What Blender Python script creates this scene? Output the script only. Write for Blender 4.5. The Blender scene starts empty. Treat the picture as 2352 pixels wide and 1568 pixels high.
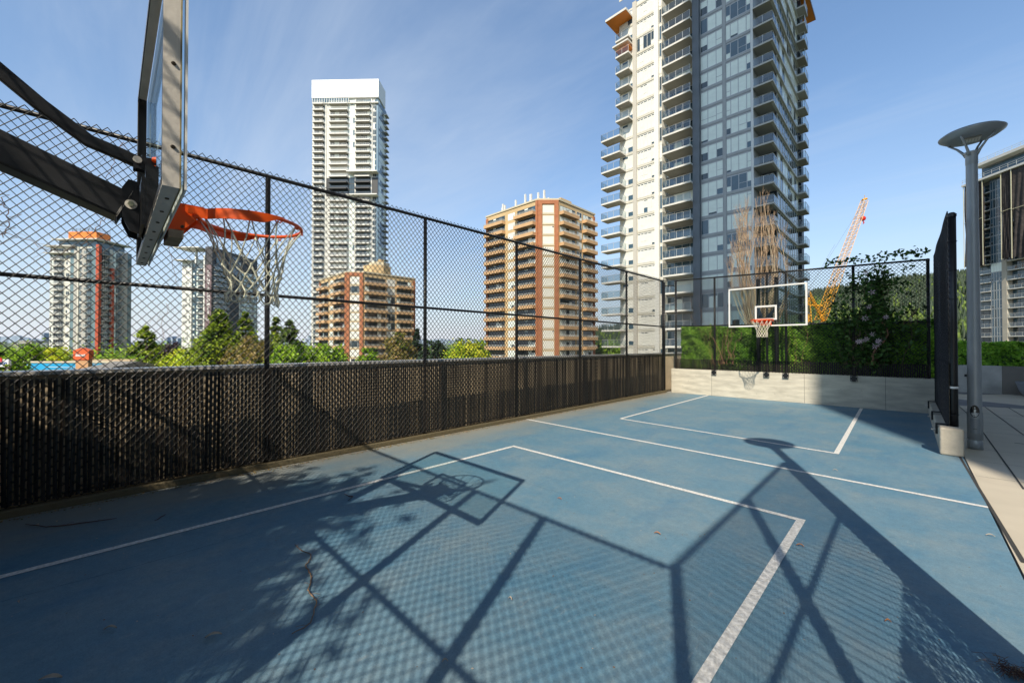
import bpy, bmesh, random
import numpy as np
from math import *
from mathutils import Vector, Matrix
random.seed(7); np.random.seed(7)
S=bpy.context.scene; COL=S.collection
# ------------------------------------------------------------------ survey helpers (from camera calibration)
F=917.;CX=1176.;CY=784.;H=1.55;TH=radians(44.8);P=atan(10/F)
def ray(px,py):
    u=(px-CX)/F; v=-(py-CY)/F
    f=(-sin(TH)*cos(P),cos(TH)*cos(P),sin(P)); r=(cos(TH),sin(TH),0); up=(sin(TH)*sin(P),-cos(TH)*sin(P),cos(P))
    return tuple(f[i]+r[i]*u+up[i]*v for i in range(3))
def onz(px,py,z=0):
    d=ray(px,py);t=(z-H)/d[2];return Vector((d[0]*t,d[1]*t,z))
def onx(px,py,x):
    d=ray(px,py);t=x/d[0];return Vector((x,d[1]*t,H+d[2]*t))
def ony(px,py,y):
    d=ray(px,py);t=y/d[1];return Vector((d[0]*t,y,H+d[2]*t))
def c2w(X,Z): return Vector((X*cos(TH)-Z*sin(TH), X*sin(TH)+Z*cos(TH)))
def atd(px,Z): return c2w((px-CX)/F*Z,Z)          # plan position seen at px at depth Z
def hz(py,Z): return H+(794-py)/F*Z               # height seen at py at depth Z
def dep(x,y): return -sin(TH)*x+cos(TH)*y
# ------------------------------------------------------------------ materials
MATS={}
def mat(name,col,rough=.7,metal=0.,var=0.,scale=5.,bump=0.,spec=.5,col2=None,bscale=None,coat=0.,alpha=None,detail=4,obj=True,dist=.02,vs=None):
    if name in MATS: return MATS[name]
    m=bpy.data.materials.new(name); m.use_nodes=True; nt=m.node_tree; b=nt.nodes['Principled BSDF']
    b.inputs['Base Color'].default_value=(*col,1); b.inputs['Roughness'].default_value=rough
    b.inputs['Metallic'].default_value=metal; b.inputs['Specular IOR Level'].default_value=spec
    b.inputs['Coat Weight'].default_value=coat; b.inputs['Coat Roughness'].default_value=.1
    if var or col2 or bump:
        tc=nt.nodes.new('ShaderNodeTexCoord'); src=tc.outputs['Object']
        if vs: mp=nt.nodes.new('ShaderNodeMapping'); mp.inputs['Scale'].default_value=vs; nt.links.new(src,mp.inputs['Vector']); src=mp.outputs[0]
        n=nt.nodes.new('ShaderNodeTexNoise'); n.inputs['Scale'].default_value=scale; n.inputs['Detail'].default_value=detail
        nt.links.new(src,n.inputs['Vector'])
        if var or col2:
            r=nt.nodes.new('ShaderNodeValToRGB'); r.color_ramp.elements[0].position=.3; r.color_ramp.elements[1].position=.7
            a=tuple(c*(1-var) for c in col); c2=col2 or tuple(min(1,c*(1+var)) for c in col)
            r.color_ramp.elements[0].color=(*a,1); r.color_ramp.elements[1].color=(*c2,1)
            nt.links.new(n.outputs['Fac'],r.inputs['Fac']); nt.links.new(r.outputs['Color'],b.inputs['Base Color'])
        if bump:
            n2=nt.nodes.new('ShaderNodeTexNoise'); n2.inputs['Scale'].default_value=bscale or scale*4; n2.inputs['Detail'].default_value=5
            nt.links.new(src,n2.inputs['Vector'])
            bp=nt.nodes.new('ShaderNodeBump'); bp.inputs['Strength'].default_value=bump; bp.inputs['Distance'].default_value=dist
            nt.links.new(n2.outputs['Fac'],bp.inputs['Height']); nt.links.new(bp.outputs['Normal'],b.inputs['Normal'])
    MATS[name]=m; return m
def glassmat(name,tint=(.75,.85,.85),fac=.82):
    m=bpy.data.materials.new(name); m.use_nodes=True; nt=m.node_tree
    for n in list(nt.nodes): nt.nodes.remove(n)
    o=nt.nodes.new('ShaderNodeOutputMaterial'); t=nt.nodes.new('ShaderNodeBsdfTransparent'); g=nt.nodes.new('ShaderNodeBsdfGlossy')
    t.inputs['Color'].default_value=(*tint,1); g.inputs['Roughness'].default_value=.03; g.inputs['Color'].default_value=(.9,.95,1,1)
    fr=nt.nodes.new('ShaderNodeLayerWeight'); fr.inputs['Blend'].default_value=.5; pw_=nt.nodes.new('ShaderNodeMath'); pw_.operation='POWER'; pw_.inputs[1].default_value=4.; nt.links.new(fr.outputs['Facing'],pw_.inputs[0])
    ad=nt.nodes.new('ShaderNodeMath'); ad.operation='MULTIPLY_ADD'; ad.inputs[1].default_value=.6; ad.inputs[2].default_value=1-fac; ad.use_clamp=True
    mx=nt.nodes.new('ShaderNodeMixShader'); nt.links.new(pw_.outputs[0],ad.inputs[0]); nt.links.new(ad.outputs[0],mx.inputs[0])
    nt.links.new(t.outputs[0],mx.inputs[1]); nt.links.new(g.outputs[0],mx.inputs[2]); nt.links.new(mx.outputs[0],o.inputs[0])
    MATS[name]=m; return m
def nodesof(m): return m.node_tree.nodes, m.node_tree.links, m.node_tree.nodes['Principled BSDF']
# court surface
def court_mat():
    m=mat('court_paint',(.085,.2,.3),.62,bump=.25,bscale=160,scale=8,dist=.004)
    N,L,b=nodesof(m)
    tc=N.new('ShaderNodeTexCoord'); 
    def noise(s,d,v=(1,1,1),rough=.6):
        mp=N.new('ShaderNodeMapping'); mp.inputs['Scale'].default_value=v; L.new(tc.outputs['Object'],mp.inputs['Vector'])
        n=N.new('ShaderNodeTexNoise'); n.inputs['Scale'].default_value=s; n.inputs['Detail'].default_value=d; n.inputs['Roughness'].default_value=rough
        L.new(mp.outputs[0],n.inputs['Vector']); return n.outputs['Fac']
    def mix(a,bb,f,mode='MIX'):
        x=N.new('ShaderNodeMix'); x.data_type='RGBA'; x.blend_type=mode
        for sock,val in ((x.inputs[6],a),(x.inputs[7],bb)):
            if isinstance(val,tuple): sock.default_value=(*val,1)
            else: L.new(val,sock)
        if isinstance(f,float): x.inputs[0].default_value=f
        else: L.new(f,x.inputs[0])
        return x.outputs[2]
    def ramp(f,a,bb,hi=1.):
        r=N.new('ShaderNodeMapRange'); r.inputs[1].default_value=a; r.inputs[2].default_value=bb; r.inputs[4].default_value=hi; L.new(f,r.inputs[0]); return r.outputs[0]
    c=mix((.105,.25,.375),(.18,.3,.39),ramp(noise(.7,6),.35,.65))
    c=mix(c,(.27,.335,.365),ramp(noise(1.7,8,(1,1,1),.7),.45,.72,.7))
    c=mix(c,(.065,.205,.36),ramp(noise(2.6,7,(1.,.35,1),.7),.52,.72,.6))
    c=mix(c,(.42,.42,.4),ramp(noise(22,6,(1,.16,1),.75),.6,.78,.55))     # scuffs
    c=mix(c,(.42,.42,.4),ramp(noise(24,6,(.14,1,1),.75),.62,.78,.5))
    c=mix(c,(.06,.16,.26),ramp(noise(7,8,(1,1,1),.8),.56,.7,.5))
    c=mix(c,(.04,.12,.19),ramp(noise(70,9,(1,1,1),.85),.5,.25,.75)); c=mix(c,(.34,.39,.4),ramp(noise(95,9,(1,1,1),.85),.55,.78,.6)); c=mix(c,(.05,.15,.24),ramp(noise(1.1,10,(1,1,1),.75),.58,.72,.45))
    gr_=N.new('ShaderNodeMapRange'); gr_.inputs[1].default_value=.3; gr_.inputs[2].default_value=.7; gr_.inputs[3].default_value=.72; gr_.inputs[4].default_value=1.28; L.new(noise(130,8,(1,1,1),.9),gr_.inputs[0])
    g2=N.new('ShaderNodeMapRange'); g2.inputs[1].default_value=.3; g2.inputs[2].default_value=.7; g2.inputs[3].default_value=.86; g2.inputs[4].default_value=1.14; L.new(noise(16,10,(1,1,1),.8),g2.inputs[0])
    gm_=N.new('ShaderNodeMath'); gm_.operation='MULTIPLY'; L.new(gr_.outputs[0],gm_.inputs[0]); L.new(g2.outputs[0],gm_.inputs[1])
    vs_=N.new('ShaderNodeVectorMath'); vs_.operation='SCALE'; L.new(c,vs_.inputs[0]); L.new(gm_.outputs[0],vs_.inputs['Scale']); c=vs_.outputs[0]
    # dust along the fence side
    sx=N.new('ShaderNodeSeparateXYZ'); L.new(tc.outputs['Object'],sx.inputs[0])
    ad=N.new('ShaderNodeMath'); ad.operation='MULTIPLY_ADD'; ad.inputs[1].default_value=1.5; L.new(noise(1.3,8,(1,.5,1),.7),ad.inputs[0]); L.new(sx.outputs[0],ad.inputs[2])
    c=mix(c,(.36,.3,.21),ramp(ad.outputs[0],-3.9,-5.3,.85))
    L.new(c,b.inputs['Base Color'])
    return m
# ------------------------------------------------------------------ mesh builder
class MB:
    def __init__(s): s.v=[];s.f=[];s.mi=[];s.ms=[]
    def m(s,mt):
        if mt not in s.ms: s.ms.append(mt)
        return s.ms.index(mt)
    def add(s,vs,fs,mt):
        k=len(s.v); s.v+= [tuple(x) for x in vs]; i=s.m(mt)
        for f in fs: s.f.append(tuple(a+k for a in f)); s.mi.append(i)
    def box(s,a,b,mt,bev=0):
        x0,x1=sorted((a[0],b[0]));y0,y1=sorted((a[1],b[1]));z0,z1=sorted((a[2],b[2]))
        s.add([(x0,y0,z0),(x1,y0,z0),(x1,y1,z0),(x0,y1,z0),(x0,y0,z1),(x1,y0,z1),(x1,y1,z1),(x0,y1,z1)],
              [(0,3,2,1),(4,5,6,7),(0,1,5,4),(1,2,6,5),(2,3,7,6),(3,0,4,7)],mt)
    def quad(s,p,mt): s.add(p,[tuple(range(len(p)))],mt)
    def prism(s,poly,z0,z1,mt):   # poly ccw list of (x,y)
        n=len(poly); vs=[(x,y,z0) for x,y in poly]+[(x,y,z1) for x,y in poly]
        fs=[tuple(range(n-1,-1,-1)),tuple(range(n,2*n))]+[(i,(i+1)%n,n+(i+1)%n,n+i) for i in range(n)]
        s.add(vs,fs,mt)
    def tube(s,path,r,mt,n=8,cap=True,closed=False):
        pts=[Vector(p) for p in path]; rs=r if isinstance(r,(list,tuple)) else [r]*len(pts)
        rings=[];N=len(pts);up=None
        for i,p in enumerate(pts):
            if closed: t=(pts[(i+1)%N]-pts[i-1])
            else: t=(pts[min(i+1,N-1)]-pts[max(i-1,0)])
            t=t.normalized() if t.length>1e-9 else Vector((0,0,1))
            if up is None: up=Vector((0,0,1)) if abs(t.z)<.9 else Vector((1,0,0))
            a=t.cross(up)
            if a.length<1e-6: a=t.orthogonal()
            a.normalize(); bb=t.cross(a).normalized(); up=-bb if closed or True else up
            rings.append([p+(a*cos(2*pi*k/n)+bb*sin(2*pi*k/n))*rs[i] for k in range(n)])
        vs=[q for R in rings for q in R]; fs=[]
        for i in range(N if closed else N-1):
            j=(i+1)%N
            for k in range(n): fs.append((i*n+k,i*n+(k+1)%n,j*n+(k+1)%n,j*n+k))
        if cap and not closed: fs.append(tuple(range(n-1,-1,-1))); fs.append(tuple(range((N-1)*n,N*n)))
        s.add(vs,fs,mt)
    def cyl(s,c,r,h,mt,n=24,axis='z',r2=None):
        c=Vector(c); d={'x':Vector((1,0,0)),'y':Vector((0,1,0)),'z':Vector((0,0,1))}[axis]
        s.tube([c,c+d*h],[r,r if r2 is None else r2],mt,n)
    def lathe(s,prof,c,mt,n=32):
        vs=[];fs=[];c=Vector(c)
        for r,z in prof:
            for k in range(n): vs.append(c+Vector((r*cos(2*pi*k/n),r*sin(2*pi*k/n),z)))
        for i in range(len(prof)-1):
            for k in range(n): fs.append((i*n+k,i*n+(k+1)%n,(i+1)*n+(k+1)%n,(i+1)*n+k))
        s.add(vs,fs,mt)
    def build(s,name,parent=None,loc=(0,0,0),rz=0,smooth=False):
        me=bpy.data.meshes.new(name); me.from_pydata(s.v,[],s.f)
        for mt in s.ms: me.materials.append(mt)
        me.polygons.foreach_set('material_index',s.mi)
        if smooth: me.polygons.foreach_set('use_smooth',[True]*len(s.f))
        me.update(); return link(name,me,parent,loc,rz)
def link(name,me,parent=None,loc=(0,0,0),rz=0):
    o=bpy.data.objects.new(name,me); COL.objects.link(o); o.location=loc; o.rotation_euler=(0,0,rz)
    if parent: o.parent=parent
    return o
def bevel(o,w,seg=2):
    md=o.modifiers.new('bev','BEVEL'); md.width=w; md.segments=seg; md.limit_method='ANGLE'; md.angle_limit=radians(40)
def tag(o,label=None,cat=None,group=None,kind=None):
    if label: o['label']=label
    if cat: o['category']=cat
    if group: o['group']=group
    if kind: o['kind']=kind
    return o
def empty(name,loc,label,cat,group=None,rz=0):
    o=bpy.data.objects.new(name,None); COL.objects.link(o); o.location=loc; o.rotation_euler=(0,0,rz); o.empty_display_size=.2
    return tag(o,label,cat,group)
def copy_tree(o,parent=None):
    c=o.copy(); COL.objects.link(c); c.parent=parent
    for ch in [x for x in COL.objects if x.parent==o]: copy_tree(ch,c)
    return c
def npmesh(name,V,Fq,mi,mats,parent=None,loc=(0,0,0),smooth=False):
    me=bpy.data.meshes.new(name); V=np.asarray(V,dtype=np.float32); Fq=np.asarray(Fq,dtype=np.int32); k=Fq.shape[1]
    me.vertices.add(len(V)); me.vertices.foreach_set('co',V.ravel())
    me.loops.add(Fq.size); me.loops.foreach_set('vertex_index',Fq.ravel())
    me.polygons.add(len(Fq)); me.polygons.foreach_set('loop_start',np.arange(len(Fq),dtype=np.int32)*k)
    try: me.polygons.foreach_set('loop_total',np.full(len(Fq),k,dtype=np.int32))
    except Exception: pass
    for m_ in mats: me.materials.append(m_)
    if mi is not None: me.polygons.foreach_set('material_index',np.asarray(mi,dtype=np.int32))
    if smooth: me.polygons.foreach_set('use_smooth',np.ones(len(Fq),dtype=bool))
    me.update(calc_edges=True); me.validate()
    return link(name,me,parent,loc)
def seg_tubes(A,B,r,n=4):
    A=np.asarray(A,float);B=np.asarray(B,float);d=B-A;d/=np.linalg.norm(d,axis=1)[:,None]+1e-12
    up=np.tile([0.,1.,0.],(len(A),1)); up[np.abs(d[:,1])>.9]=[1,0,0]
    a=np.cross(d,up);a/=np.linalg.norm(a,axis=1)[:,None];b=np.cross(d,a)
    r=np.broadcast_to(r,(len(A),))[:,None]
    ring=[(a*cos(2*pi*(k+.5)/n)+b*sin(2*pi*(k+.5)/n))*r for k in range(n)]
    V=np.stack([A+q for q in ring]+[B+q for q in ring],axis=1).reshape(-1,3)
    base=(np.arange(len(A))*2*n)[:,None]
    Fq=np.concatenate([base+np.array([[k,(k+1)%n,n+(k+1)%n,n+k]]) for k in range(n)],axis=1).reshape(-1,4)
    return V,Fq
def leaf_quads(C,size,tilt=None,flat=.6):
    """random rhombic leaves at centres C"""
    n=len(C); nrm=np.random.normal(size=(n,3))
    if tilt is not None: nrm=nrm*flat+tilt
    nrm/=np.linalg.norm(nrm,axis=1)[:,None]+1e-9
    t=np.random.normal(size=(n,3)); a=np.cross(nrm,t); a/=np.linalg.norm(a,axis=1)[:,None]+1e-9; b=np.cross(nrm,a)
    s=(size*np.random.uniform(.6,1.35,n))[:,None]
    V=np.stack([C-a*s,C-b*s*.55,C+a*s,C+b*s*.55],axis=1).reshape(-1,3)
    return V,np.arange(4*n).reshape(-1,4)
# ------------------------------------------------------------------ palette
white=mat('white_paint',(.78,.78,.76),.5); blackp=mat('black_coated_steel',(.012,.013,.016),.38,var=.2,scale=30)
wire=mat('black_vinyl_wire',(.010,.010,.010),.34,spec=.42)
slatm=mat('black_plastic_slat',(.011,.0095,.0085),.35,var=.35,scale=3,spec=.4)
slatm2=mat('brown_plastic_slat',(.027,.02,.015),.4,var=.3,scale=3,spec=.4)
conc=mat('concrete_wall',(.58,.54,.45),.85,var=.2,scale=2.2,bump=.6,bscale=14,dist=.01,detail=10,vs=(1,1,4.5))
concg=mat('concrete_grey',(.36,.35,.33),.85,var=.2,scale=2.5,bump=.25,bscale=25,dist=.01,detail=8)
concd=mat('mossy_concrete',(.2,.17,.1),.9,var=.3,scale=6,bump=.5,bscale=30,col2=(.14,.11,.06))
capm=mat('white_metal_cap',(.7,.68,.64),.4,metal=.2,var=.08,scale=3)
parap=mat('ochre_stucco',(.66,.53,.36),.85,var=.15,scale=3)  # even ochre base tone of the parapet
linem=mat('line_paint',(.82,.81,.78),.6,var=.28,scale=45,bump=.2,bscale=120,dist=.003)
steel=mat('galvanised_steel',(.7,.66,.6),.5,metal=.15,var=.1,scale=7,bump=.08,bscale=50)
# weathered side of the frame
orange=mat('orange_enamel',(1.,.105,.006),.4,var=.05,scale=8,coat=.1)
cord=mat('nylon_cord',(.82,.75,.6),.8,var=.2,scale=60)
greyp=mat('grey_lamp_paint',(.33,.36,.39),.4,metal=.3,var=.06,scale=4)
# ------------------------------------------------------------------ world, sun, camera
def sun_and_sky():
    w=bpy.data.worlds.new('World'); S.world=w; w.use_nodes=True; nt=w.node_tree; N=nt.nodes; L=nt.links
    bg=N['Background']; sky=N.new('ShaderNodeTexSky'); sky.sky_type='NISHITA'; sky.sun_disc=False
    d=Vector((-.416,.909,0)).normalized(); el=radians(41.3)
    tosun=Vector((-d.x*cos(el),-d.y*cos(el),sin(el)))
    sky.sun_elevation=el; sky.sun_rotation=atan2(tosun.x,tosun.y)
    sky.altitude=60; sky.air_density=1.15; sky.dust_density=1.6; sky.ozone_density=2.2
    tc=N.new('ShaderNodeTexCoord')
    def M(op,a,b=None,c=None,clamp=False):
        n=N.new('ShaderNodeMath'); n.operation=op; n.use_clamp=clamp
        for i,v in enumerate((a,b,c)):
            if v is None: continue
            if isinstance(v,(int,float)): n.inputs[i].default_value=v
            else: L.new(v,n.inputs[i])
        return n.outputs[0]
    sp=N.new('ShaderNodeSeparateXYZ'); L.new(tc.outputs['Generated'],sp.inputs[0])
    # cirrus: project direction on a high plane, stretched noise
    zz=M('ADD',M('MAXIMUM',sp.outputs[2],0.),.12)
    cx=M('DIVIDE',sp.outputs[0],zz); cy=M('DIVIDE',sp.outputs[1],zz)
    cb=N.new('ShaderNodeCombineXYZ'); L.new(cx,cb.inputs[0]); L.new(cy,cb.inputs[1])
    def cloud(rot,sc,scale,lo,hi,loc=(0,0,0)):
        mp=N.new('ShaderNodeMapping'); mp.inputs['Rotation'].default_value=(0,0,radians(rot)); mp.inputs['Scale'].default_value=sc; mp.inputs['Location'].default_value=loc
        L.new(cb.outputs[0],mp.inputs['Vector']); n=N.new('ShaderNodeTexNoise'); n.inputs['Scale'].default_value=scale; n.inputs['Detail'].default_value=9; n.inputs['Roughness'].default_value=.58; n.inputs['Distortion'].default_value=.6
        L.new(mp.outputs[0],n.inputs['Vector']); r=N.new('ShaderNodeMapRange'); r.interpolation_type='SMOOTHSTEP'
        r.inputs[1].default_value=lo; r.inputs[2].default_value=hi; L.new(n.outputs['Fac'],r.inputs[0]); return r.outputs[0]
    c1=cloud(38,(.32,1.5,1),.9,.42,.72); c2=cloud(20,(.25,.9,1),.5,.45,.8,(3,1,0)); c3=cloud(60,(1,3,1),2.,.5,.8)
    cl=M('ADD',M('MULTIPLY',c1,.5),M('MULTIPLY',c2,.55),clamp=True); cl=M('ADD',cl,M('MULTIPLY',c3,.12),clamp=True)
    # haze close to the horizon
    hzf=M('POWER',M('SUBTRACT',1.,M('MAXIMUM',sp.outputs[2],0.),clamp=True),4.6)
    tint=N.new('ShaderNodeMix'); tint.data_type='RGBA'; tint.blend_type='MULTIPLY'; tint.inputs[0].default_value=1.; tint.inputs[7].default_value=(SKYT[0],SKYT[1],SKYT[2],1)
    L.new(sky.outputs[0],tint.inputs[6]); mx=N.new('ShaderNodeMix'); mx.data_type='RGBA'; L.new(tint.outputs[2],mx.inputs[6]); mx.inputs[7].default_value=(4.6,5.3,6.2,1); L.new(M('MULTIPLY_ADD',cl,.62,.08),mx.inputs[0])
    m2=N.new('ShaderNodeMix'); m2.data_type='RGBA'; L.new(mx.outputs[2],m2.inputs[6]); m2.inputs[7].default_value=(5.7,5.95,6.5,1); L.new(M('MULTIPLY',hzf,.95),m2.inputs[0])
    zr_=N.new('ShaderNodeMapRange'); zr_.interpolation_type='SMOOTHSTEP'; zr_.inputs[1].default_value=.655; zr_.inputs[2].default_value=.8; zr_.inputs[3].default_value=1.; zr_.inputs[4].default_value=.08; L.new(sp.outputs[2],zr_.inputs[0])  # overhead sky darkened above the frame to weaken ambient light
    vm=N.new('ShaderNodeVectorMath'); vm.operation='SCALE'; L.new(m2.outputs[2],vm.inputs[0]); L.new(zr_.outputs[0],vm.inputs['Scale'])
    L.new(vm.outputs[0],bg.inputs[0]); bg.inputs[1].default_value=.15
    s=bpy.data.lights.new('sun','SUN'); s.energy=5.0; s.angle=radians(.53); s.color=(1.,.89,.72)
    o=bpy.data.objects.new('sun',s); COL.objects.link(o); o.rotation_euler=tosun.to_track_quat('Z','Y').to_euler(); o.location=(20,-40,60)
SKYT=(.82,1.12,1.32)
sun_and_sky()
cam=bpy.data.cameras.new('camera'); cam.sensor_width=36; cam.lens=F/2352*36; cam.clip_start=.05; cam.clip_end=9000
co=bpy.data.objects.new('camera',cam); COL.objects.link(co); co.location=(0,0,H); co.rotation_euler=(pi/2+P,0,TH); S.camera=co
S.view_settings.view_transform='Standard'; S.view_settings.look='None'; S.view_settings.exposure=0; S.view_settings.gamma=1
S.render.resolution_x=1024; S.render.resolution_y=682
try: S.cycles.max_bounces=6; S.cycles.transparent_max_bounces=16
except Exception: pass
# ================================================================== SETTING
def struct(name,mb,label=None,cat=None,**k):
    o=mb.build(name,**k); tag(o,label or None,cat,None,'structure'); return o
FX=-5.78; WY=13.19; RX=.42; EY=-1.05; RX2=.55
mb=MB(); mb.quad([(-5.86,-3.,0),(.53,-3.,0),(.53,8.4,0),(.53,13.2,0),(-5.86,13.2,0)],court_mat())
# dense enough sheet
struct('court_surface',mb,'blue painted basketball court surface','court')
def line(a,b,w=.06,z=.004):
    a=Vector(a);b=Vector(b);d=(b-a).normalized();n=Vector((-d.y,d.x))*w/2
    m=MB(); m.quad([(a.x-n.x,a.y-n.y,z),(b.x-n.x,b.y-n.y,z),(b.x+n.x,b.y+n.y,z),(a.x+n.x,a.y+n.y,z)],linem)
    return m
for a,b,l,z in [((-4.33,-3.),(-4.335,4.36),'left side line of the near key, running under the near hoop shadow',.004),((-4.365,4.40),(-.66,4.34),'free throw line of the near key',.0045),
            ((-.69,4.31),(-.69,-3.),'right side line of the near key, widest in the foreground',.004),((-5.72,6.21),(.53,5.95),'centre line right across the court',.004),
            ((-4.36,7.66),(-.72,7.38),'free throw line of the far key',.0045),((-4.36,7.69),(-4.46,13.18),'left side line of the far key',.004),((-.75,7.41),(-.84,13.18),'right side line of the far key, partly in shade',.004)]:
    struct('court_line',line(a,b,.062,z),'white painted '+l,'court line')
mb=MB()
def crack(px,w=.003):
    rc=random.Random(len(px)+int(px[0][0])); q=[]
    for a,b in zip(px,px[1:]):
        for t in np.linspace(0,1,14)[:-1]: q.append(onz(a[0]+(b[0]-a[0])*t,a[1]+(b[1]-a[1])*t)+Vector((rc.uniform(-.004,.004),rc.uniform(-.006,.006),.0025)))
    for a,b in zip(q,q[1:]):
        d=(b-a).normalized();n=Vector((-d.y,d.x,0))*w*rc.uniform(.25,.8); mb.quad([a-n,b-n,b+n,a+n],mat('crack_dark',(.02,.03,.045),.95))
crack([(-20,1388),(29,1374),(315,1299),(450,1261),(587,1220)],.0022);crack([(1060,1066),(1180,1100),(1300,1136)],.0016)
struct('court_cracks',mb,'hairline cracks in the court paint','cracks')
# plaza paving
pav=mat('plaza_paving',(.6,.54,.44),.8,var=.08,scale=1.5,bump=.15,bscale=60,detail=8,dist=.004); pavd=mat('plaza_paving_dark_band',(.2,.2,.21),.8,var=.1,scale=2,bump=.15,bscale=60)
N,L,b=nodesof(pav)
mb=MB(); mb.quad([(.545,-12,-.003),(9,-12,-.003),(40,-8,-.003),(40,34,-.003),(.545,34,-.003)],pav)
mb.quad([(-5.6,13.44,-.003),(.545,13.44,-.003),(.545,34,-.003),(-5.6,34,-.003)],pav)
struct('plaza_paving',mb,'pale grey concrete slab paving beside the court','pavement')
mb=MB(); mb.box((-5.9,-12,-9),(40,34,-.02),concg); struct('podium',mb,'concrete podium carrying the court and plaza','podium')
jm=mat('joint_filler',(.05,.05,.05),.9)
mb=MB()
for a,b in [((.93,15.47),(.93+3.4,9.7)),((1.57,15.8),(5.2,9.4)),((2.1,16.1),(6.2,9.7))]: pass
def jl(px,w=.016):
    p=[onz(*q) for q in px]
    for a,b_ in zip(p,p[1:]):
        d=(b_-a).normalized();n=Vector((-d.y,d.x,0))*w/2; mb.quad([a-n+Vector((0,0,.002)),b_-n+Vector((0,0,.002)),b_+n+Vector((0,0,.002)),a+n+Vector((0,0,.002))],jm)
jl([(2202,932),(2236,962),(2352,1123)]);jl([(2262,934),(2352,999)]);jl([(2313,934),(2352,957)]);jl([(2330,1017),(2352,1019)],.03);jl([(2203,1046),(2352,1292)],.025)
for t in range(9):   # fine slab joints parallel to the court end
    y=14.9-t*.95; 
    mb.quad([(.56,y,.001),(6.5,y+.25,.001),(6.5,y+.256,.001),(.56,y+.006,.001)],jm)
struct('pavement_joints',mb,'dark joints between the plaza slabs','pavement joints')
mb=MB(); p=[onz(*q) for q in [(2185,929),(2185,914),(2352,937)]]; b2=onz(2352,939)
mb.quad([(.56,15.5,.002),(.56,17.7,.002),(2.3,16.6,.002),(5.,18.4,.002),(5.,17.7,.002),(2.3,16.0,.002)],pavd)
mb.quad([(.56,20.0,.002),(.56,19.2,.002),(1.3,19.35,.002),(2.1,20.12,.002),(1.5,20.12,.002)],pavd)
struct('pavement_band',mb,'darker grey paving band across the plaza','pavement band')
# far ground
gm=mat('distant_ground',(.13,.15,.08),.95,var=.35,scale=.02,bump=0)
mb=MB(); mb.quad([(-7000,-2000,-9),(5000,-2000,-9),(5000,8000,-9),(-7000,8000,-9)],gm); struct('ground',mb,'distant valley floor','ground')
# far hills, aerial haze put into their base colours
def ridge(name,prof,Z,zb,mt,label,depth=200):
    mb=MB()
    for (p0,y0),(p1,y1) in zip(prof,prof[1:]):
        n=max(1,int(abs(p1-p0)/6))
        for i in range(n):
            a0=p0+(p1-p0)*i/n;a1=p0+(p1-p0)*(i+1)/n;b0=y0+(y1-y0)*i/n+sin(a0*.37)*1.2+sin(a0*.11)*1.2;b1=y0+(y1-y0)*(i+1)/n+sin(a1*.37)*1.2+sin(a1*.11)*1.2
            q0=atd(a0,Z);q1=atd(a1,Z);r0=atd(a0,Z-depth);r1=atd(a1,Z-depth);z0=hz(b0,Z);z1=hz(b1,Z)
            mb.quad([(r0.x,r0.y,zb),(r1.x,r1.y,zb),(q1.x,q1.y,z1),(q0.x,q0.y,z0)],mt)
    return struct(name,mb,label,'hills')
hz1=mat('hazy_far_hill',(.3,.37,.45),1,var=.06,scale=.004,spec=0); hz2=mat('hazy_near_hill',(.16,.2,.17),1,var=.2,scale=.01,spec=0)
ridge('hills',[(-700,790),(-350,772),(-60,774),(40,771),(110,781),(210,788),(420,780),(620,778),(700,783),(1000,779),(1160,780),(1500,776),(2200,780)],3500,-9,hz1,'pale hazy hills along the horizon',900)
ridge('hills',[(-700,800),(-200,786),(60,786),(180,792),(420,790),(700,796),(1000,792),(1200,790),(1420,786),(2000,780)],1200,-9,hz2,'darker wooded rise in front of the pale hills',500)
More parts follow.
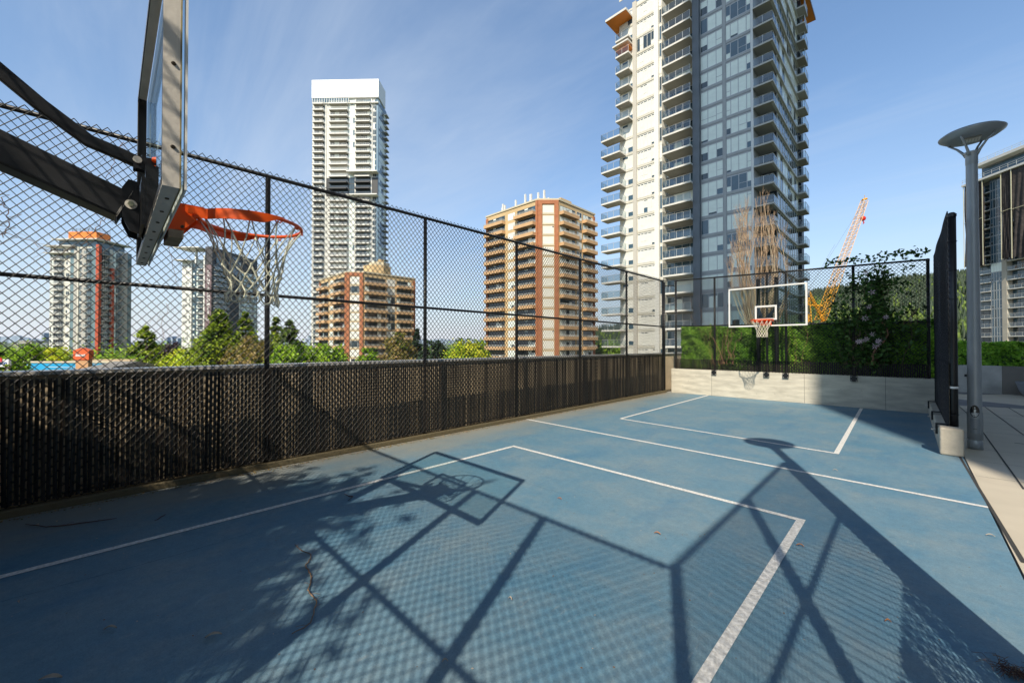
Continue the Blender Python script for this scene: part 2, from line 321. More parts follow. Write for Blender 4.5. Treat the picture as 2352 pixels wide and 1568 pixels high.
# ================================================================== CHAIN LINK FENCES
def fence(name,label,group,p0,p1,zt0,zt1,posts,slat_top,zbot=.08,mid=2.2,side=1,post_r=.03,plates=None,postbase=None,postx=None,dz=.045,rail=True,wr=.0043):
    """p0,p1 plan points; side=+1: posts stand to the left of p0->p1 direction"""
    p0=Vector(p0);p1=Vector(p1);Lh=(p1-p0).length;ang=atan2(p1.y-p0.y,p1.x-p0.x)
    root=empty(name,(p0.x,p0.y,0),label,'fence',group,ang)
    c=.0385; nc=int(Lh/c); zt=lambda s: zt0+(zt1-zt0)*s/Lh
    ztop=max(zt0,zt1)+.055; j=np.arange(int((ztop-zbot)/dz)+1); rows=len(j)
    A=[];B=[]
    i=np.arange(nc)
    I,J=np.meshgrid(i,j[:-1],indexing='ij')
    par=(I+J)%2
    s0=(I+par)*c; s1=(I+1-par)*c; z0=zbot+J*dz; z1=z0+dz
    # shear vertical scale to follow the top line
    k0=(np.vectorize(zt)(s0)+.055-zbot)/(ztop-zbot);k1=(np.vectorize(zt)(s1)+.055-zbot)/(ztop-zbot)
    z0=zbot+(z0-zbot)*k0; z1=zbot+(z1-zbot)*k1
    o=np.where(par==0,.0045,-.0045)*(-side)
    jx=np.random.normal(0,.0012,s0.shape)
    # small bow: sag of panels between posts
    A=np.stack([s0,o,z0],-1).reshape(-1,3);B=np.stack([s1,o,z1],-1).reshape(-1,3)
    bow=lambda s,z: np.where(z<slat_top+.25,0,1)*np.clip((z-slat_top-.25)*3,0,1)*(.010*np.sin(s*2.73)*np.sin(z*1.9))-side*np.where(z<slat_top,.003,0)
    A[:,1]+=bow(A[:,0],A[:,2]);B[:,1]+=bow(B[:,0],B[:,2])
    V,Fq=seg_tubes(A,B,wr,4)
    npmesh('chain_link_mesh',V,Fq,None,[wire],root,smooth=True)
    # slats
    if slat_top>zbot:
        n=int(Lh/c); s=(np.arange(n)+.5)*c; jt=np.random.normal(0,.0036,n); tw=np.random.normal(0,.003,n); top=slat_top-np.abs(np.random.normal(0,.008,n)); hw=.0143
        V=[]
        for q,(ss,oo,zz) in enumerate([(-hw,.0,0),(-hw*.4,-.003,0),(hw*.4,-.003,0),(hw,.0,0)]):
            V.append(np.stack([s+ss+jt,oo*side+tw*(1 if q<2 else -1),np.full(n,zbot+.01)],-1)); V.append(np.stack([s+ss-jt,oo*side+tw*(1 if q<2 else -1),top],-1))
        V=np.stack(V,1).reshape(-1,3); base=(np.arange(n)*8)[:,None]
        Fq=np.concatenate([base+np.array([[2*k,2*k+2,2*k+3,2*k+1]]) for k in range(3)],1).reshape(-1,4)
        mi=np.repeat((np.random.rand(n)<.35).astype(int),3)
        npmesh('privacy_slats',V,Fq,mi,[slatm,slatm2],root)
    po=.042*side
    for s in posts:
        m=MB(); zb=postbase if postbase is not None else 0
        m.tube([(s,po,zb),(s,po,zt(s)-.015)],post_r,blackp,12); 
        for z in np.arange(max(zb,zbot)+.25,zt(s)-.15,.42): m.tube([(s+(post_r+.006)*cos(t),po+(post_r+.006)*sin(t),z) for t in np.linspace(0,2*pi,9)[:-1]],.0045,blackp,5,closed=True)
        if s in (posts[0],posts[-1]): m.lathe([(post_r*1.1,zt(s)-.04),(post_r*1.15,zt(s)),(post_r*.6,zt(s)+.025),(0.001,zt(s)+.03)],(s,po,0),blackp,12)
        m.build('post',root,smooth=True)
    m=MB(); m.tube([(0,po*.9,zt0),(Lh,po*.9,zt1)],.0235,blackp,10)
    for s in np.arange(.3,Lh,.6): m.tube([(s+.003,po*.9+.027*cos(t),zt(s)+.027*sin(t)) for t in np.linspace(0,2*pi,9)[:-1]],.003,blackp,4,closed=True)
    m.build('top_rail',root,smooth=True)
    if mid: m=MB(); m.tube([(0,po*.9,mid*zt0/zt0),(Lh,po*.9,mid+(zt1-zt0)*.55)],.0205,blackp,10); m.build('middle_rail',root,smooth=True)
    m=MB(); m.tube([(0,po*.5,zbot+.04),(Lh,po*.5,zbot+.04)],.008,blackp,6); m.build('bottom_wire',root,smooth=True)
    return root
Ypost=[-3.19,-.89,1.415,3.767,6.0,8.27,10.6,13.02]
lf=fence('chain_link_fence','long black chain link fence with dark slats along the left side of the court','chain link fences around the court',(FX,-3.19),(FX,13.04),3.73,3.71,[y+3.19 for y in Ypost],1.25,.09,2.2,side=1)
bf=fence('chain_link_fence','black chain link fence standing on the concrete end wall behind the far hoop','chain link fences around the court',(-5.5,WY+.0),(.36,WY+.0),3.71,3.53,[0.03,1.235,2.635,3.09,4.52,5.83],1.13,.8,2.2,side=1,postbase=.5,wr=.0054)
rf=fence('chain_link_fence','short black chain link fence seen edge on along the right side near the far wall','chain link fences around the court',(RX,8.62),(RX,WY-.05),3.47,3.53,[0.04,2.2,4.4],1.3,.3,2.1,side=-1,post_r=.045,postbase=.25)
fence('chain_link_fence','black chain link fence behind the near hoop, out of view to the left','chain link fences around the court',(FX,EY),(RX2,EY),3.72,3.72,[.9,3.0,4.25,5.2],1.25,.09,2.2,side=-1,post_r=.04)
fence('chain_link_fence','black chain link fence panel on the right beside the camera, out of view','chain link fences around the court',(RX2,EY),(RX2,2.47),3.72,3.72,[0.0,1.76,3.47],1.25,.09,2.2,side=-1,post_r=.042)
# mounting plates on the end wall and clips on the right kerb
for x in (-4.27,-2.87,-2.41,-.98):
    m=MB(); m.box((x+5.5-.07,-.05,.66),(x+5.5+.07,-.035,.80),blackp)
    for sx in (-.05,.05):
        for zz in (.68,.775): m.cyl((x+5.5+sx,-.068,zz),.009,.02,steel,8,'y')
    m.build('mounting_plate',bf)
for y in (9.,10.6,12.5):
    m=MB(); s=y-8.62; m.box((s-.03,.11,.2),(s+.05,.135,.36),blackp); m.box((s-.03,-.02,.345),(s+.05,.11,.36),blackp); m.cyl((s,.11,.26),.012,.07,steel,8,'y'); m.build('mounting_bracket',rf)
m=MB(); m.tube([(.04,.042*-1+.0,.93),(.04,-.042,.96)],.047,mat('white_tape',(.7,.7,.7),.5),12); m.build('tape',rf)
# corner gap post between left fence and end wall
m=MB(); m.tube([(-5.82,13.12,0),(-5.82,13.12,3.68)],.035,blackp,12)
for z in (2.2,3.55): m.tube([(-5.82,13.12,z),(-5.5,13.2,z)],.015,blackp,8)
o=m.build('corner_post',lf,smooth=True); o.matrix_parent_inverse=lf.matrix_world.inverted() if False else Matrix.Identity(4)
# convert to parent space by hand (fence runs +y: local x=y+3.19, local y=-(x-FX))
for v in o.data.vertices: x,y,z=v.co; v.co=(y+3.19,-(x-FX),z)
# ---- walls and kerbs
mb=MB(); mb.box((-5.62,WY+.0,0),(RX+.06,WY+.26,.80),conc); o=mb.build('end_wall'); tag(o,'low board-marked concrete wall closing the far end of the court','wall'); bevel(o,.012)
# formwork joints
mb=MB()
for x in (-4.35,-2.0,-.4): mb.box((x-.003,WY-.0015,.01),(x+.003,WY+.002,.79),jm)
mb.build('joint',o)
rndw=random.Random(6)
for i in range(26):
    x=rndw.uniform(-5.5,.3); z=rndw.choice([.2,.42,.62])+rndw.uniform(-.05,.05); mb=MB(); mb.cyl((x,WY-.002,z),rndw.uniform(.004,.009),.004,mat('form_hole',(.16,.13,.1),.9),8,'y'); mb.build('form_hole',o)
mb=MB(); mb.box((RX-.11,8.62,0),(RX+.1,WY-.005,.31),conc); o=mb.build('kerb_wall'); tag(o,'low concrete kerb wall carrying the short right hand fence','wall'); bevel(o,.015)
mb=MB(); mb.box((RX-.115,8.36,0),(RX+.12,8.615,.385),mat('concrete_pale_block',(.5,.45,.37),.85,var=.15,scale=5,bump=.3,bscale=30)); ob=mb.build('end_block',o); bevel(ob,.025,3)
mb=MB(); mb.box((FX-.07,-3.2,0),(FX+.035,13.15,.07),concd); o=mb.build('kerb'); tag(o,'thin mossy concrete kerb under the long left fence','kerb',None,'structure'); bevel(o,.01)
# leaf and moss litter along the kerb foot
C=np.stack([FX+.065+np.abs(np.random.normal(0,.05,2600)),np.random.uniform(-.8,13.1,2600),np.full(2600,.006)],-1)
V,Fq=leaf_quads(C,.011,np.array([[0,0,3.]]),.6); V[:,2]=np.maximum(V[:,2],.0015)
o=npmesh('leaf_litter',V,Fq,np.random.randint(0,3,len(Fq)),[mat('dry_leaf',(.23,.12,.04),.9),mat('moss',(.12,.13,.03),.95),mat('dry_straw',(.4,.28,.12),.9)]); tag(o,'dry leaf litter and moss collected at the foot of the left fence','litter',None,'stuff')
# parapet outside left fence
mb=MB(); mb.box((-6.35,-6,-8),(-6.08,16,1.262),parap); o=mb.build('parapet_wall'); tag(o,'ochre parapet wall with pale metal cap just behind the left fence','wall'); mb=MB(); mb.box((-6.40,-6,1.264),(-6.04,16,1.30),capm); mb.build('cap',o)
mb=MB(); mb.box((-6.05,-6,-.01),(-5.87,14,.02),concd); o=mb.build('gutter_strip'); tag(o,'concrete strip between fence and parapet','strip',None,'structure')
# planter wall and bowl
q=[Vector((.6,20.17)),Vector((2.12,20.17)),Vector((6.2,24.2))]
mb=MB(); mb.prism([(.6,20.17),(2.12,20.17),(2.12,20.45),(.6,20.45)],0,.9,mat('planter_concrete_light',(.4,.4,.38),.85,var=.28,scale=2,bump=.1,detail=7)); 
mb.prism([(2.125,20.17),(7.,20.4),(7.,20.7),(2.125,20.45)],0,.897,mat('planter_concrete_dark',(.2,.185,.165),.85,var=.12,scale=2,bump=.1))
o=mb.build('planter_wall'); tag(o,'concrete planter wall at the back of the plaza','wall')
mb=MB(); mb.box((1.32,20.155,.52),(1.52,20.175,.6),mat('black_recess',(.01,.01,.01),.7)); mb.build('recessed_light',o)
mb=MB(); mb.box((.6,20.45,.0),(7,24,.85),mat('soil',(.05,.035,.02),.95)); mb.build('soil',o)
bw=atd(2358,27*.62) ; bb=onz(2362,912)
mb=MB(); mb.lathe([(.001,0),(.16,0),(.2,.02),(.3,.2),(.36,.42),(.37,.46),(.34,.46),(.3,.38),(.001,.36)],(bb.x+.12,bb.y,0),mat('grey_bowl_planter',(.2,.22,.25),.5,var=.05,scale=4)); o=mb.build('bowl_planter',smooth=True); tag(o,'smooth grey bowl planter cut by the right picture edge','planter')
# ================================================================== BASKETBALL HOOPS
glass=glassmat('backboard_glass',(.9,.96,.96),.95)
def hoop(name,label,arm):
    """local: board face plane y=0 (ring towards +y), x=0 board centre, z absolute"""
    W=1.78;zb=2.06;zt=3.12;hr=2.215
    root=empty(name,(0,0,0),label,'basketball hoop','basketball hoops of the court')
    m=MB(); m.box((-W/2+.02,-.012,zb+.02),(W/2-.02,-.002,zt-.02),glass); gl=m.build('backboard',root)
    m=MB(); t=.038   # painted border and target box on the glass front
    for a,b in [((-W/2,zb),(W/2,zb+t)),((-W/2,zt-t),(W/2,zt)),((-W/2,zb+t),(-W/2+t,zt-t)),((W/2-t,zb+t),(W/2,zt-t))]: m.box((a[0],0,a[1]),(b[0],.006,b[1]),white)
    m.build('border',gl)
    m=MB(); a=.25;z0=hr+.01;z1=z0+.385;t=.045
    for x0,x1,u,v in [(-a,a,z1-t,z1),(-a,a,z0,z0+t),(-a,-a+t,z0+t,z1-t),(a-t,a,z0+t,z1-t)]: m.box((x0,-.001,u),(x1,.0015,v),white)
    m.build('target_square',gl)
    m=MB(); th=.004;D=.056; dark=blackp
    # perimeter channel: outer web in bare steel, inner face dark
    for sx in (-1,1):
        x=sx*W/2; m.box((x,-D,zb),(x-sx*th,-.013,zt),steel); m.box((x-sx*th,-D,zb+th),(x-sx*.007,-.013,zt-th),dark); m.box((x-sx*th,-D,zb+th),(x-sx*.03,-D+th,zt-th),mat('dark_steel',(.1,.095,.09),.4,metal=.5,var=.2,scale=12))
    m.box((-W/2+th,-D,zb),(W/2-th,-.013,zb+th),steel); m.box((-W/2+th,-D,zb+th),(W/2-th,-D+th,zb+.032),mat('dark_steel',(0,0,0)))
    m.box((-W/2+th,-D,zt-th),(W/2-th,-.013,zt),steel); m.box((-W/2+th,-D,zt-.035),(W/2-th,-D+th,zt-th),mat('dark_steel',(0,0,0)))
    m.box((-W/2+.007,-.03,zb+th),(W/2-.007,-.014,zb+.02),dark)
    fr=m.build('frame',root); 
    m=MB(); ye=mat('sealant_edge',(.3,.25,.12),.6,var=.4,scale=30)
    m.box((-W/2,-.0128,zb-.001),(W/2,-.009,zb+.018),ye); m.box((W/2-.018,-.0128,zb+.018),(W/2+.001,-.009,zt),ye); m.build('sealant',fr)
    for k in range(4):
        z=zb+.13+k*.27
        for sx in (-1,1):
            m=MB(); m.tube([(sx*W/2,-.03,z),(sx*(W/2+.006),-.03,z)],[.007,.004],mat('dark_bolt',(.06,.05,.04),.4,metal=.8),8); m.build('screw',fr)
    for k in range(9):
        m=MB(); x=-W/2+.12+k*.19; m.tube([(x,-.033,zb+.001),(x,-.033,zb-.004)],.006,mat('dark_bolt',(0,0,0)),8); m.build('screw',fr)
    # back bracket frame: central vertical channel and steel web plates
    m=MB(); m.box((-.16,-.062,zb+.021),(-.12,-.018,zb+.3),dark); m.box((.12,-.062,zb+.021),(.16,-.018,zb+.3),dark); m.box((-.16,-.075,zb+.03),(.16,-.0625,zb+.24),dark)
    m.build('mounting_frame',root)
    # clevis plates
    for sx in (-1,1):
        m=MB(); x=sx*.075
        pr=[(-.078,zb-.0),(-.078,zb+.235),(-.115,zb+.24),(-.135,zb+.2),(-.135,zb+.07),(-.11,zb+.01)]
        vs=[(x-.004,y,z) for y,z in pr]+[(x+.004,y,z) for y,z in pr]; n=len(pr)
        m.add(vs,[tuple(range(n)),tuple(range(2*n-1,n-1,-1))]+[(i,(i+1)%n,n+(i+1)%n,n+i) for i in range(n)],dark); o=m.build('bracket',root)
        m=MB(); bz=zb+.128; by=-.106; m.tube([(x,by,bz),(x+sx*.007,by,bz)],.021,steel,16); m.tube([(x+sx*.007,by,bz),(x+sx*.016,by,bz)],.012,mat('green_zinc_bolt',(.4,.42,.3),.35,metal=.7),6); m.build('bolt',o)
    arm(root,zb,dark)
    # ring
    cy=.385;R=.236
    ri=MB(); ri.tube([(R*cos(t),cy+R*sin(t),hr) for t in np.linspace(0,2*pi,49)[:-1]],.0095,orange,8,closed=True); ring=ri.build('ring',root,smooth=True)
    m=MB()   # mount: back plate, top bracket, gusset
    m.box((-.13,.007,hr-.13),(.13,.016,hr+.02),orange)
    for sx in (-1,1):
        vs=[(sx*.115,.016,hr+.012),(sx*.115,.15,hr+.004),(sx*.115,.15,hr-.02),(sx*.115,.085,hr-.1),(sx*.115,.016,hr-.125)]
        vs2=[(v[0]-sx*.006,v[1],v[2]) for v in vs]; m.add(vs+vs2,[(0,1,2,3,4),(9,8,7,6,5)]+[(i,(i+1)%5,5+(i+1)%5,5+i) for i in range(5)],orange)
    m.box((-.113,.016,hr+.006),(.113,.155,hr+.014),orange); m.box((-.113,.016,hr-.115),(.113,.08,hr-.105),orange)
    m.tube([(0.123,.1,hr-.02),(0.133,.1,hr-.02)],.013,orange,12); m.tube([(0.116,.07,hr-.1),(0.13,.07,hr-.1)],.007,mat('dark_bolt',(0,0,0)),8)
    m.box((-.12,.02,hr-.155),(.12,.075,hr-.118),mat('rusty_bracket',(.32,.25,.17),.6,metal=.4,var=.3,scale=20))
    m.build('ring_mount',root)
    # side bands hugging the ring
    for sx in (-1,1):
        m=MB(); n=26;vs=[];fs=[]
        for i in range(n+1):
            f=i/n; t=radians(-90-2)+sx*radians(112)*f
            if f<.12: x=sx*.11;y=.02+ (cy-.02-R*.9)*f/.12*.8
            r=R+.012; h0=.05 if f<.78 else .05*(1-(f-.78)/.22)+.004
            x=r*cos(t);y=cy+r*sin(t)
            if f<.28:   # straight run out of the mount
                k=f/.28; t2=radians(-92)+sx*radians(112)*.28; xe=r*cos(t2);ye_=cy+r*sin(t2); x=sx*.108*(1-k)+xe*k; y=.1*(1-k)+ye_*k
            for dx,dz_ in ((0,.008),(0,-h0+.008),(.006,-h0+.008),(.006,.008)):
                rr=Vector((x,y-cy,0)); rr=rr*(1+dx/max(rr.length,.01)); vs.append((rr.x,cy+rr.y,hr+dz_))
        for i in range(n):
            for k in range(4): fs.append((i*4+k,i*4+(k+1)%4,i*4+4+(k+1)%4,i*4+4+k))
        m.add(vs,fs,orange); m.build('ring_band',root,smooth=False)
    # net hooks
    m=MB()
    for k in range(12):
        t=2*pi*(k+.5)/12
        m.tube([((R+.004)*cos(t+d),cy+(R+.004)*sin(t+d),hr-.008-z) for d,z in ((-.07,0),(-.05,.012),(-.02,.014),(0,.006),(.02,.014),(.05,.012),(.07,0))],.0035,orange,6)
    m.build('net_hooks',ring,smooth=True)
    return root,(cy,R,hr)
def net(name,label,c,hr,R,seed,lean=(0,0),rough=.012):
    rnd=random.Random(seed); m=MB(); N=12
    rows=[(0,R-.002,.5),(.15,.165,0),(.225,.138,.5),(.285,.122,0),(.335,.118,.5),(.385,.122,0)]
    pts=[]
    for ri,(dz,r,ph) in enumerate(rows):
        L_=[]
        for k in range(N):
            t=2*pi*(k+ph)/N; j=rough*(0 if ri==0 else 1); f=dz/.385
            L_.append(Vector((c[0]+lean[0]*f*f+(r+rnd.uniform(-j,j))*cos(t+rnd.uniform(-j,j)*4),c[1]+lean[1]*f*f+(r+rnd.uniform(-j,j))*sin(t+rnd.uniform(-j,j)*4),hr-.012-dz+rnd.uniform(-j,j)*1.3)))
        pts.append(L_)
    def cordseg(a,b,ri):
        d=(b-a); mid=(a+b)/2; ce=Vector((c[0],c[1],mid.z)); inn=(ce-mid).normalized()*d.length*(.07 if ri==0 else .03)+Vector((0,0,-d.length*.05))
        path=[a,a.lerp(b,.25)+inn*.75,mid+inn,a.lerp(b,.75)+inn*.75,b]; m.tube(path,.004 if ri else .0034,cord,6)
    for ri in range(len(rows)-1):
        for k in range(N):
            a=pts[ri][k]
            ph0=rows[ri][2]
            for dk in ((0,1) if ph0==.5 else (-1,0)): cordseg(a,pts[ri+1][(k+dk)%N],ri)
    for ri in range(1,len(rows)):
        for p in pts[ri]: m.lathe([(.001,-.011),(.0065,-.006),(.0075,0),(.0065,.006),(.001,.011)],p,cord,8)
    # bottom loops
    for k in range(N):
        a=pts[-1][k];b=pts[-1][(k+1)%N]; d=Vector((0,0,-.04+rnd.uniform(-.012,.012)))
        m.tube([a,a.lerp(b,.12)+d*.6,a.lerp(b,.5)+d,a.lerp(b,.88)+d*.6,b],.0042,cord,6)
    o=m.build(name,smooth=True); return tag(o,label,'net','basketball nets')
def near_arm(root,zb,dark):
    # main square arm rises backwards to a pole behind the end fence; curved strut above
    tex=mat('rough_black_steel',(.02,.021,.024),.42,var=.35,scale=6,bump=.25,bscale=260,dist=.002)
    def bar(p,w,h,name,mt=tex):
        m=MB(); n=len(p);vs=[];fs=[]
        for i,(y,z) in enumerate(p):
            a=p[max(i-1,0)];b=p[min(i+1,n-1)];d=Vector((b[0]-a[0],b[1]-a[1])).normalized();nn=Vector((-d.y,d.x))
            for sx,sz in ((-1,-1),(1,-1),(1,1),(-1,1)): vs.append((sx*w/2,y+nn.x*sz*h/2,z+nn.y*sz*h/2))
        for i in range(n-1):
            for k in range(4): fs.append((i*4+k,i*4+(k+1)%4,i*4+4+(k+1)%4,i*4+4+k))
        fs+= [(0,1,2,3),((n-1)*4+3,(n-1)*4+2,(n-1)*4+1,(n-1)*4)]
        m.add(vs,fs,mt); o=m.build(name,root); bevel(o,.008); return o
    s=.16
    bar([(-.125,2.185),(-.5,2.335),(-1.62,2.76)],.145,.125,'arm')
    m=MB(); m.box((-.078,-.15,zb+.03),(.078,-.105,zb+.21),steel); 
    for sx in (-.1,.1): pass
    bar([(-.08,2.41),(-.14,2.43),(-.24,2.455),(-.38,2.555),(-.55,2.70),(-1.62,3.62)],.035,.055,'strut',blackp)
    bar([(-.121,2.181),(-.1255,2.1835)],.149,.129,'arm_collar',mat('worn_steel_edge',(.3,.28,.25),.4,metal=.5,var=.4,scale=40))
    for sx in (-1,1):
        m=MB(); m.box((sx*.022,-.098,2.375),(sx*.03,-.018,2.435),dark); o=m.build('bracket',root)
        m=MB(); m.tube([(sx*.03,-.085,2.412),(sx*.042,-.085,2.412)],.016,steel,12); m.build('bolt',o)
    for z in (2.425,2.385):
        m=MB(); m.tube([(.05,-.022,z),(.05,-.036,z)],[.015,.009],orange,10); m.build('bolt',root)
    m=MB(); m.tube([(0,-1.66,0),(0,-1.66,3.75)],.07,blackp,20); m.build('pole',root,smooth=True)
def far_arm(root,zb,dark):
    for x in (-.0,.45):
        m=MB(); m.tube([(x*.25+.02,-.1,2.25),(x*.25+.02+(x-.1),-1.25,2.75)],.05,blackp,4); m.build('arm',root)
        m=MB(); m.tube([(x*.15,-.06,2.95),(x,-1.25,3.35)],.022,blackp,8); m.build('strut',root)
        m=MB(); m.tube([(x,-1.22,.0),(x,-1.22,3.5)],.055,blackp,14); m.build('pole',root,smooth=True)
NB=(-2.565,.168)
r,(cy,R,hr)=hoop('basketball_hoop','near basketball hoop on a black arm, its steel framed glass board seen edge on',near_arm); r.location=(NB[0],NB[1],0)
net('net','frayed off-white net hanging from the near hoop',(NB[0],NB[1]+cy),hr,R,3,(.03,.0),.016)
fr,_=hoop('basketball_hoop','far basketball hoop in front of the end wall with white bordered glass board',far_arm); fr.rotation_euler=(0,0,pi); fr.location=(-2.655,12.13,0)
net('net','tidy white net on the far hoop',(-2.655,12.13-cy),hr,R,5,(0,0),.005)
# ================================================================== LAMPS
def lamp(label,x,y):
    root=empty('plaza_lamp',(x,y,0),label,'street lamp','lamps of the plaza')
    m=MB(); m.lathe([(.001,.002),(.082,.002),(.082,.12),(.074,.13),(.074,.14),(.082,.145),(.082,.55)],(0,0,0),greyp,28); m.lathe([(.076,.55),(.070,2.2),(.062,4.32)],(0,0,0),greyp,28); m.build('pole',root,smooth=True)
    m=MB(); m.lathe([(.063,4.30),(.066,4.31),(.066,4.41),(.075,4.47),(.09,4.49),(.001,4.49)],(0,0,0),greyp,24); m.build('collar',root,smooth=True)
    for k in range(4):
        t=pi/4+k*pi/2+.3; m=MB(); c_,s_=cos(t),sin(t)
        m.tube([(.06*c_,.06*s_,4.44),(.09*c_,.09*s_,4.5),(.16*c_,.16*s_,4.6),(.26*c_,.26*s_,4.70)],[.022,.018,.014,.013],greyp,8); m.build('bracket_arm',root,smooth=True)
    m=MB(); m.lathe([(.001,4.70),(.2,4.695),(.27,4.70),(.345,4.755),(.35,4.77),(.31,4.80),(.18,4.825),(.001,4.83)],(0,0,0),greyp,48); sh=m.build('lamp_shade',root,smooth=True)
    m=MB(); m.box((-.10,-.08,4.675),(.10,.08,4.694),mat('lamp_housing',(.35,.35,.33),.5)); 
    for i in range(6):
        for j in range(4): m.box((-.09+i*.031,-.07+j*.037,4.668),(-.066+i*.031,-.042+j*.037,4.674),mat('led_lens',(.75,.74,.68),.2))
    m.build('led_panel',sh)
    return root
lp=lamp('tall grey lamp post with round saucer head beside the right fence',.703,9.21)
# oval sticker and access door, facing the camera
va=atan2(0-9.21,0-.703); dx,dy=cos(va),sin(va)
def patch(z0,z1,hw,r,mt,oval=False,name='access_door',inner=None,par=None):
    m=MB(); n=20;vs=[]
    if oval:
        for k in range(n):
            a=2*pi*k/n; o_=hw*cos(a); zz=(z0+z1)/2+(z1-z0)/2*sin(a); an=va+o_/r; vs.append((r*cos(an),r*sin(an),zz))
        m.add(vs,[tuple(range(n))],mt)
    else:
        for i in range(7):
            an=va+(-hw+2*hw*i/6)/r; vs+=[(r*cos(an),r*sin(an),z0),(r*cos(an),r*sin(an),z1)]
        m.add(vs,[(2*i,2*i+2,2*i+3,2*i+1) for i in range(6)],mt)
    return m.build(name,par or lp)
patch(.24,.46,.05,.0835,mat('access_door_paint',(.25,.28,.31),.4,metal=.3))
patch(.305,.31,.022,.085,mat('joint_filler',(0,0,0)),name='latch')
stk=patch(.48,.66,.05,.0835,mat('sticker_black',(.008,.008,.008),.3),True,'sticker')
for (z0,z1,hw,off) in [(.61,.635,.006,0),(.555,.60,.009,-.004),(.52,.532,.028,0),(.50,.508,.02,0),(.545,.555,.018,.006)]:
    patch(z0,z1,hw,.0845,white,True,'emblem',par=stk)
l2=copy_tree(lp); l2.location=(.66,2.5,0); l2['label']='second grey lamp post, out of view, whose saucer shadow falls on the court'
# ================================================================== BUILDINGS
GZ=-9.
glz=mat('tower_glass_dark',(.03,.05,.06),.06,spec=.9,var=.3,scale=.5); glb=mat('tower_glass_blue',(.05,.1,.14),.08,spec=.9,var=.2,scale=.5)
blind=mat('drawn_blinds_glass',(.82,.9,.84),.14,spec=.6,var=.05,scale=1.5); blindw=mat('white_blinds_glass',(.8,.79,.72),.2,spec=.6,var=.05,scale=1.)
mul=mat('mullion_metal',(.68,.69,.68),.4,metal=.1); mulw=mat('mullion_white',(.74,.73,.69),.5); muld=mat('mullion_dark',(.08,.09,.1),.4)
mulg=mat('mullion_grey',(.46,.48,.5),.4,metal=.2); panel=mat('grey_spandrel',(.38,.4,.42),.5,var=.06,scale=1); panelw=mat('pale_spandrel',(.66,.63,.54),.5,var=.05,scale=1)
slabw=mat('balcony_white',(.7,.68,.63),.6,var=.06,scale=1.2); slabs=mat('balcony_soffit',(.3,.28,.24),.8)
rglass=glassmat('railing_glass',(.66,.72,.72),.9); rail_m=mat('railing_metal',(.66,.66,.63),.4,metal=.3)
def textmesh(name,txt,size,mt,parent,loc,rot,ext=.05,off=.03,center=False):
    c=bpy.data.curves.new(name,'FONT'); c.body=txt; c.size=size; c.extrude=ext; c.offset=off; c.resolution_u=3
    if center: c.align_x='CENTER'
    o=bpy.data.objects.new(name,c); COL.objects.link(o); bpy.context.view_layer.update()
    me=bpy.data.meshes.new_from_object(o); bpy.data.objects.remove(o); me.materials.clear(); me.materials.append(mt)
    o=link(name,me,parent,loc); o.rotation_euler=rot; return o
class Face:
    def __init__(s,O,a,pxref=None): s.O=Vector(O);s.a=Vector(a).normalized();s.n=Vector((s.a.y,-s.a.x));s.ang=atan2(s.a.y,s.a.x)
    def s_at(s,px,off=0):
        r=ray(px,784); d=Vector((r[0],r[1])); O=s.O+s.n*off; # O+s*a = t*d
        det=s.a.x*(-d.y)+s.a.y*d.x
        return ((-O.x)*(-d.y)+(-O.y)*d.x)/det
    def pt(s,u,off=0): return s.O+s.a*u+s.n*off
class Bld:
    def __init__(s,name,label,group,O,cat='building',rz=0.):
        s.O=Vector(O); s.rz=rz; s.root=empty(name,(O[0],O[1],GZ),label,cat,group,rz); s.place={}
    def loc2(s,x,y):
        dx,dy=x-s.O.x,y-s.O.y; c,q=cos(s.rz),sin(s.rz); return (dx*c+dy*q,-dx*q+dy*c)
    def core(s,polys,name='wall',mats=None):
        m=MB()
        for poly,z0,z1,mt in polys:
            pl=[s.loc2(x,y) for x,y in poly]
            ar=sum(pl[i][0]*pl[(i+1)%len(pl)][1]-pl[(i+1)%len(pl)][0]*pl[i][1] for i in range(len(pl)))
            if ar<0: pl=pl[::-1]
            m.prism(pl,z0-GZ,z1-GZ,mt)
        return m.build(name,s.root)
    def put(s,name,variants,face,u,z,off=0):
        """variants: list of (mesh, childmesh/None, childname)"""
        p=face.pt(u,off); s.place.setdefault(name,[]).append((variants,(*s.loc2(p.x,p.y),z-GZ),face.ang-s.rz))
    def finish(s,cap=100):
        for name,L_ in s.place.items():
            L_.sort(key=lambda e:-e[1][2])
            keep=L_[:cap]; rest=L_[cap:]
            for (me,ch,cn),loc,ang in keep:
                o=link(name,me,s.root,loc,ang)
                if ch: link(cn,ch,o)
            if rest:
                V=[];Fs=[];mi=[];ms=[];k=0
                for (me,ch,cn),loc,ang in rest:
                    for mm in (me,ch):
                        if not mm: continue
                        ca,sa=cos(ang),sin(ang)
                        for v in mm.vertices: V.append((loc[0]+v.co.x*ca-v.co.y*sa,loc[1]+v.co.x*sa+v.co.y*ca,loc[2]+v.co.z))
                        mp=[]
                        for mt in mm.materials:
                            if mt not in ms: ms.append(mt)
                            mp.append(ms.index(mt))
                        for p in mm.polygons: Fs.append([i+k for i in p.vertices]); mi.append(mp[p.material_index])
                        k+=len(mm.vertices)
                me=bpy.data.meshes.new(name); me.from_pydata(V,[],Fs)
                for mt in ms: me.materials.append(mt)
                me.polygons.foreach_set('material_index',mi); o=link(name,me,s.root); o['kind']='stuff'
def mesh_of(mb,name):
    o=mb.build(name); me=o.data; bpy.data.objects.remove(o); return me
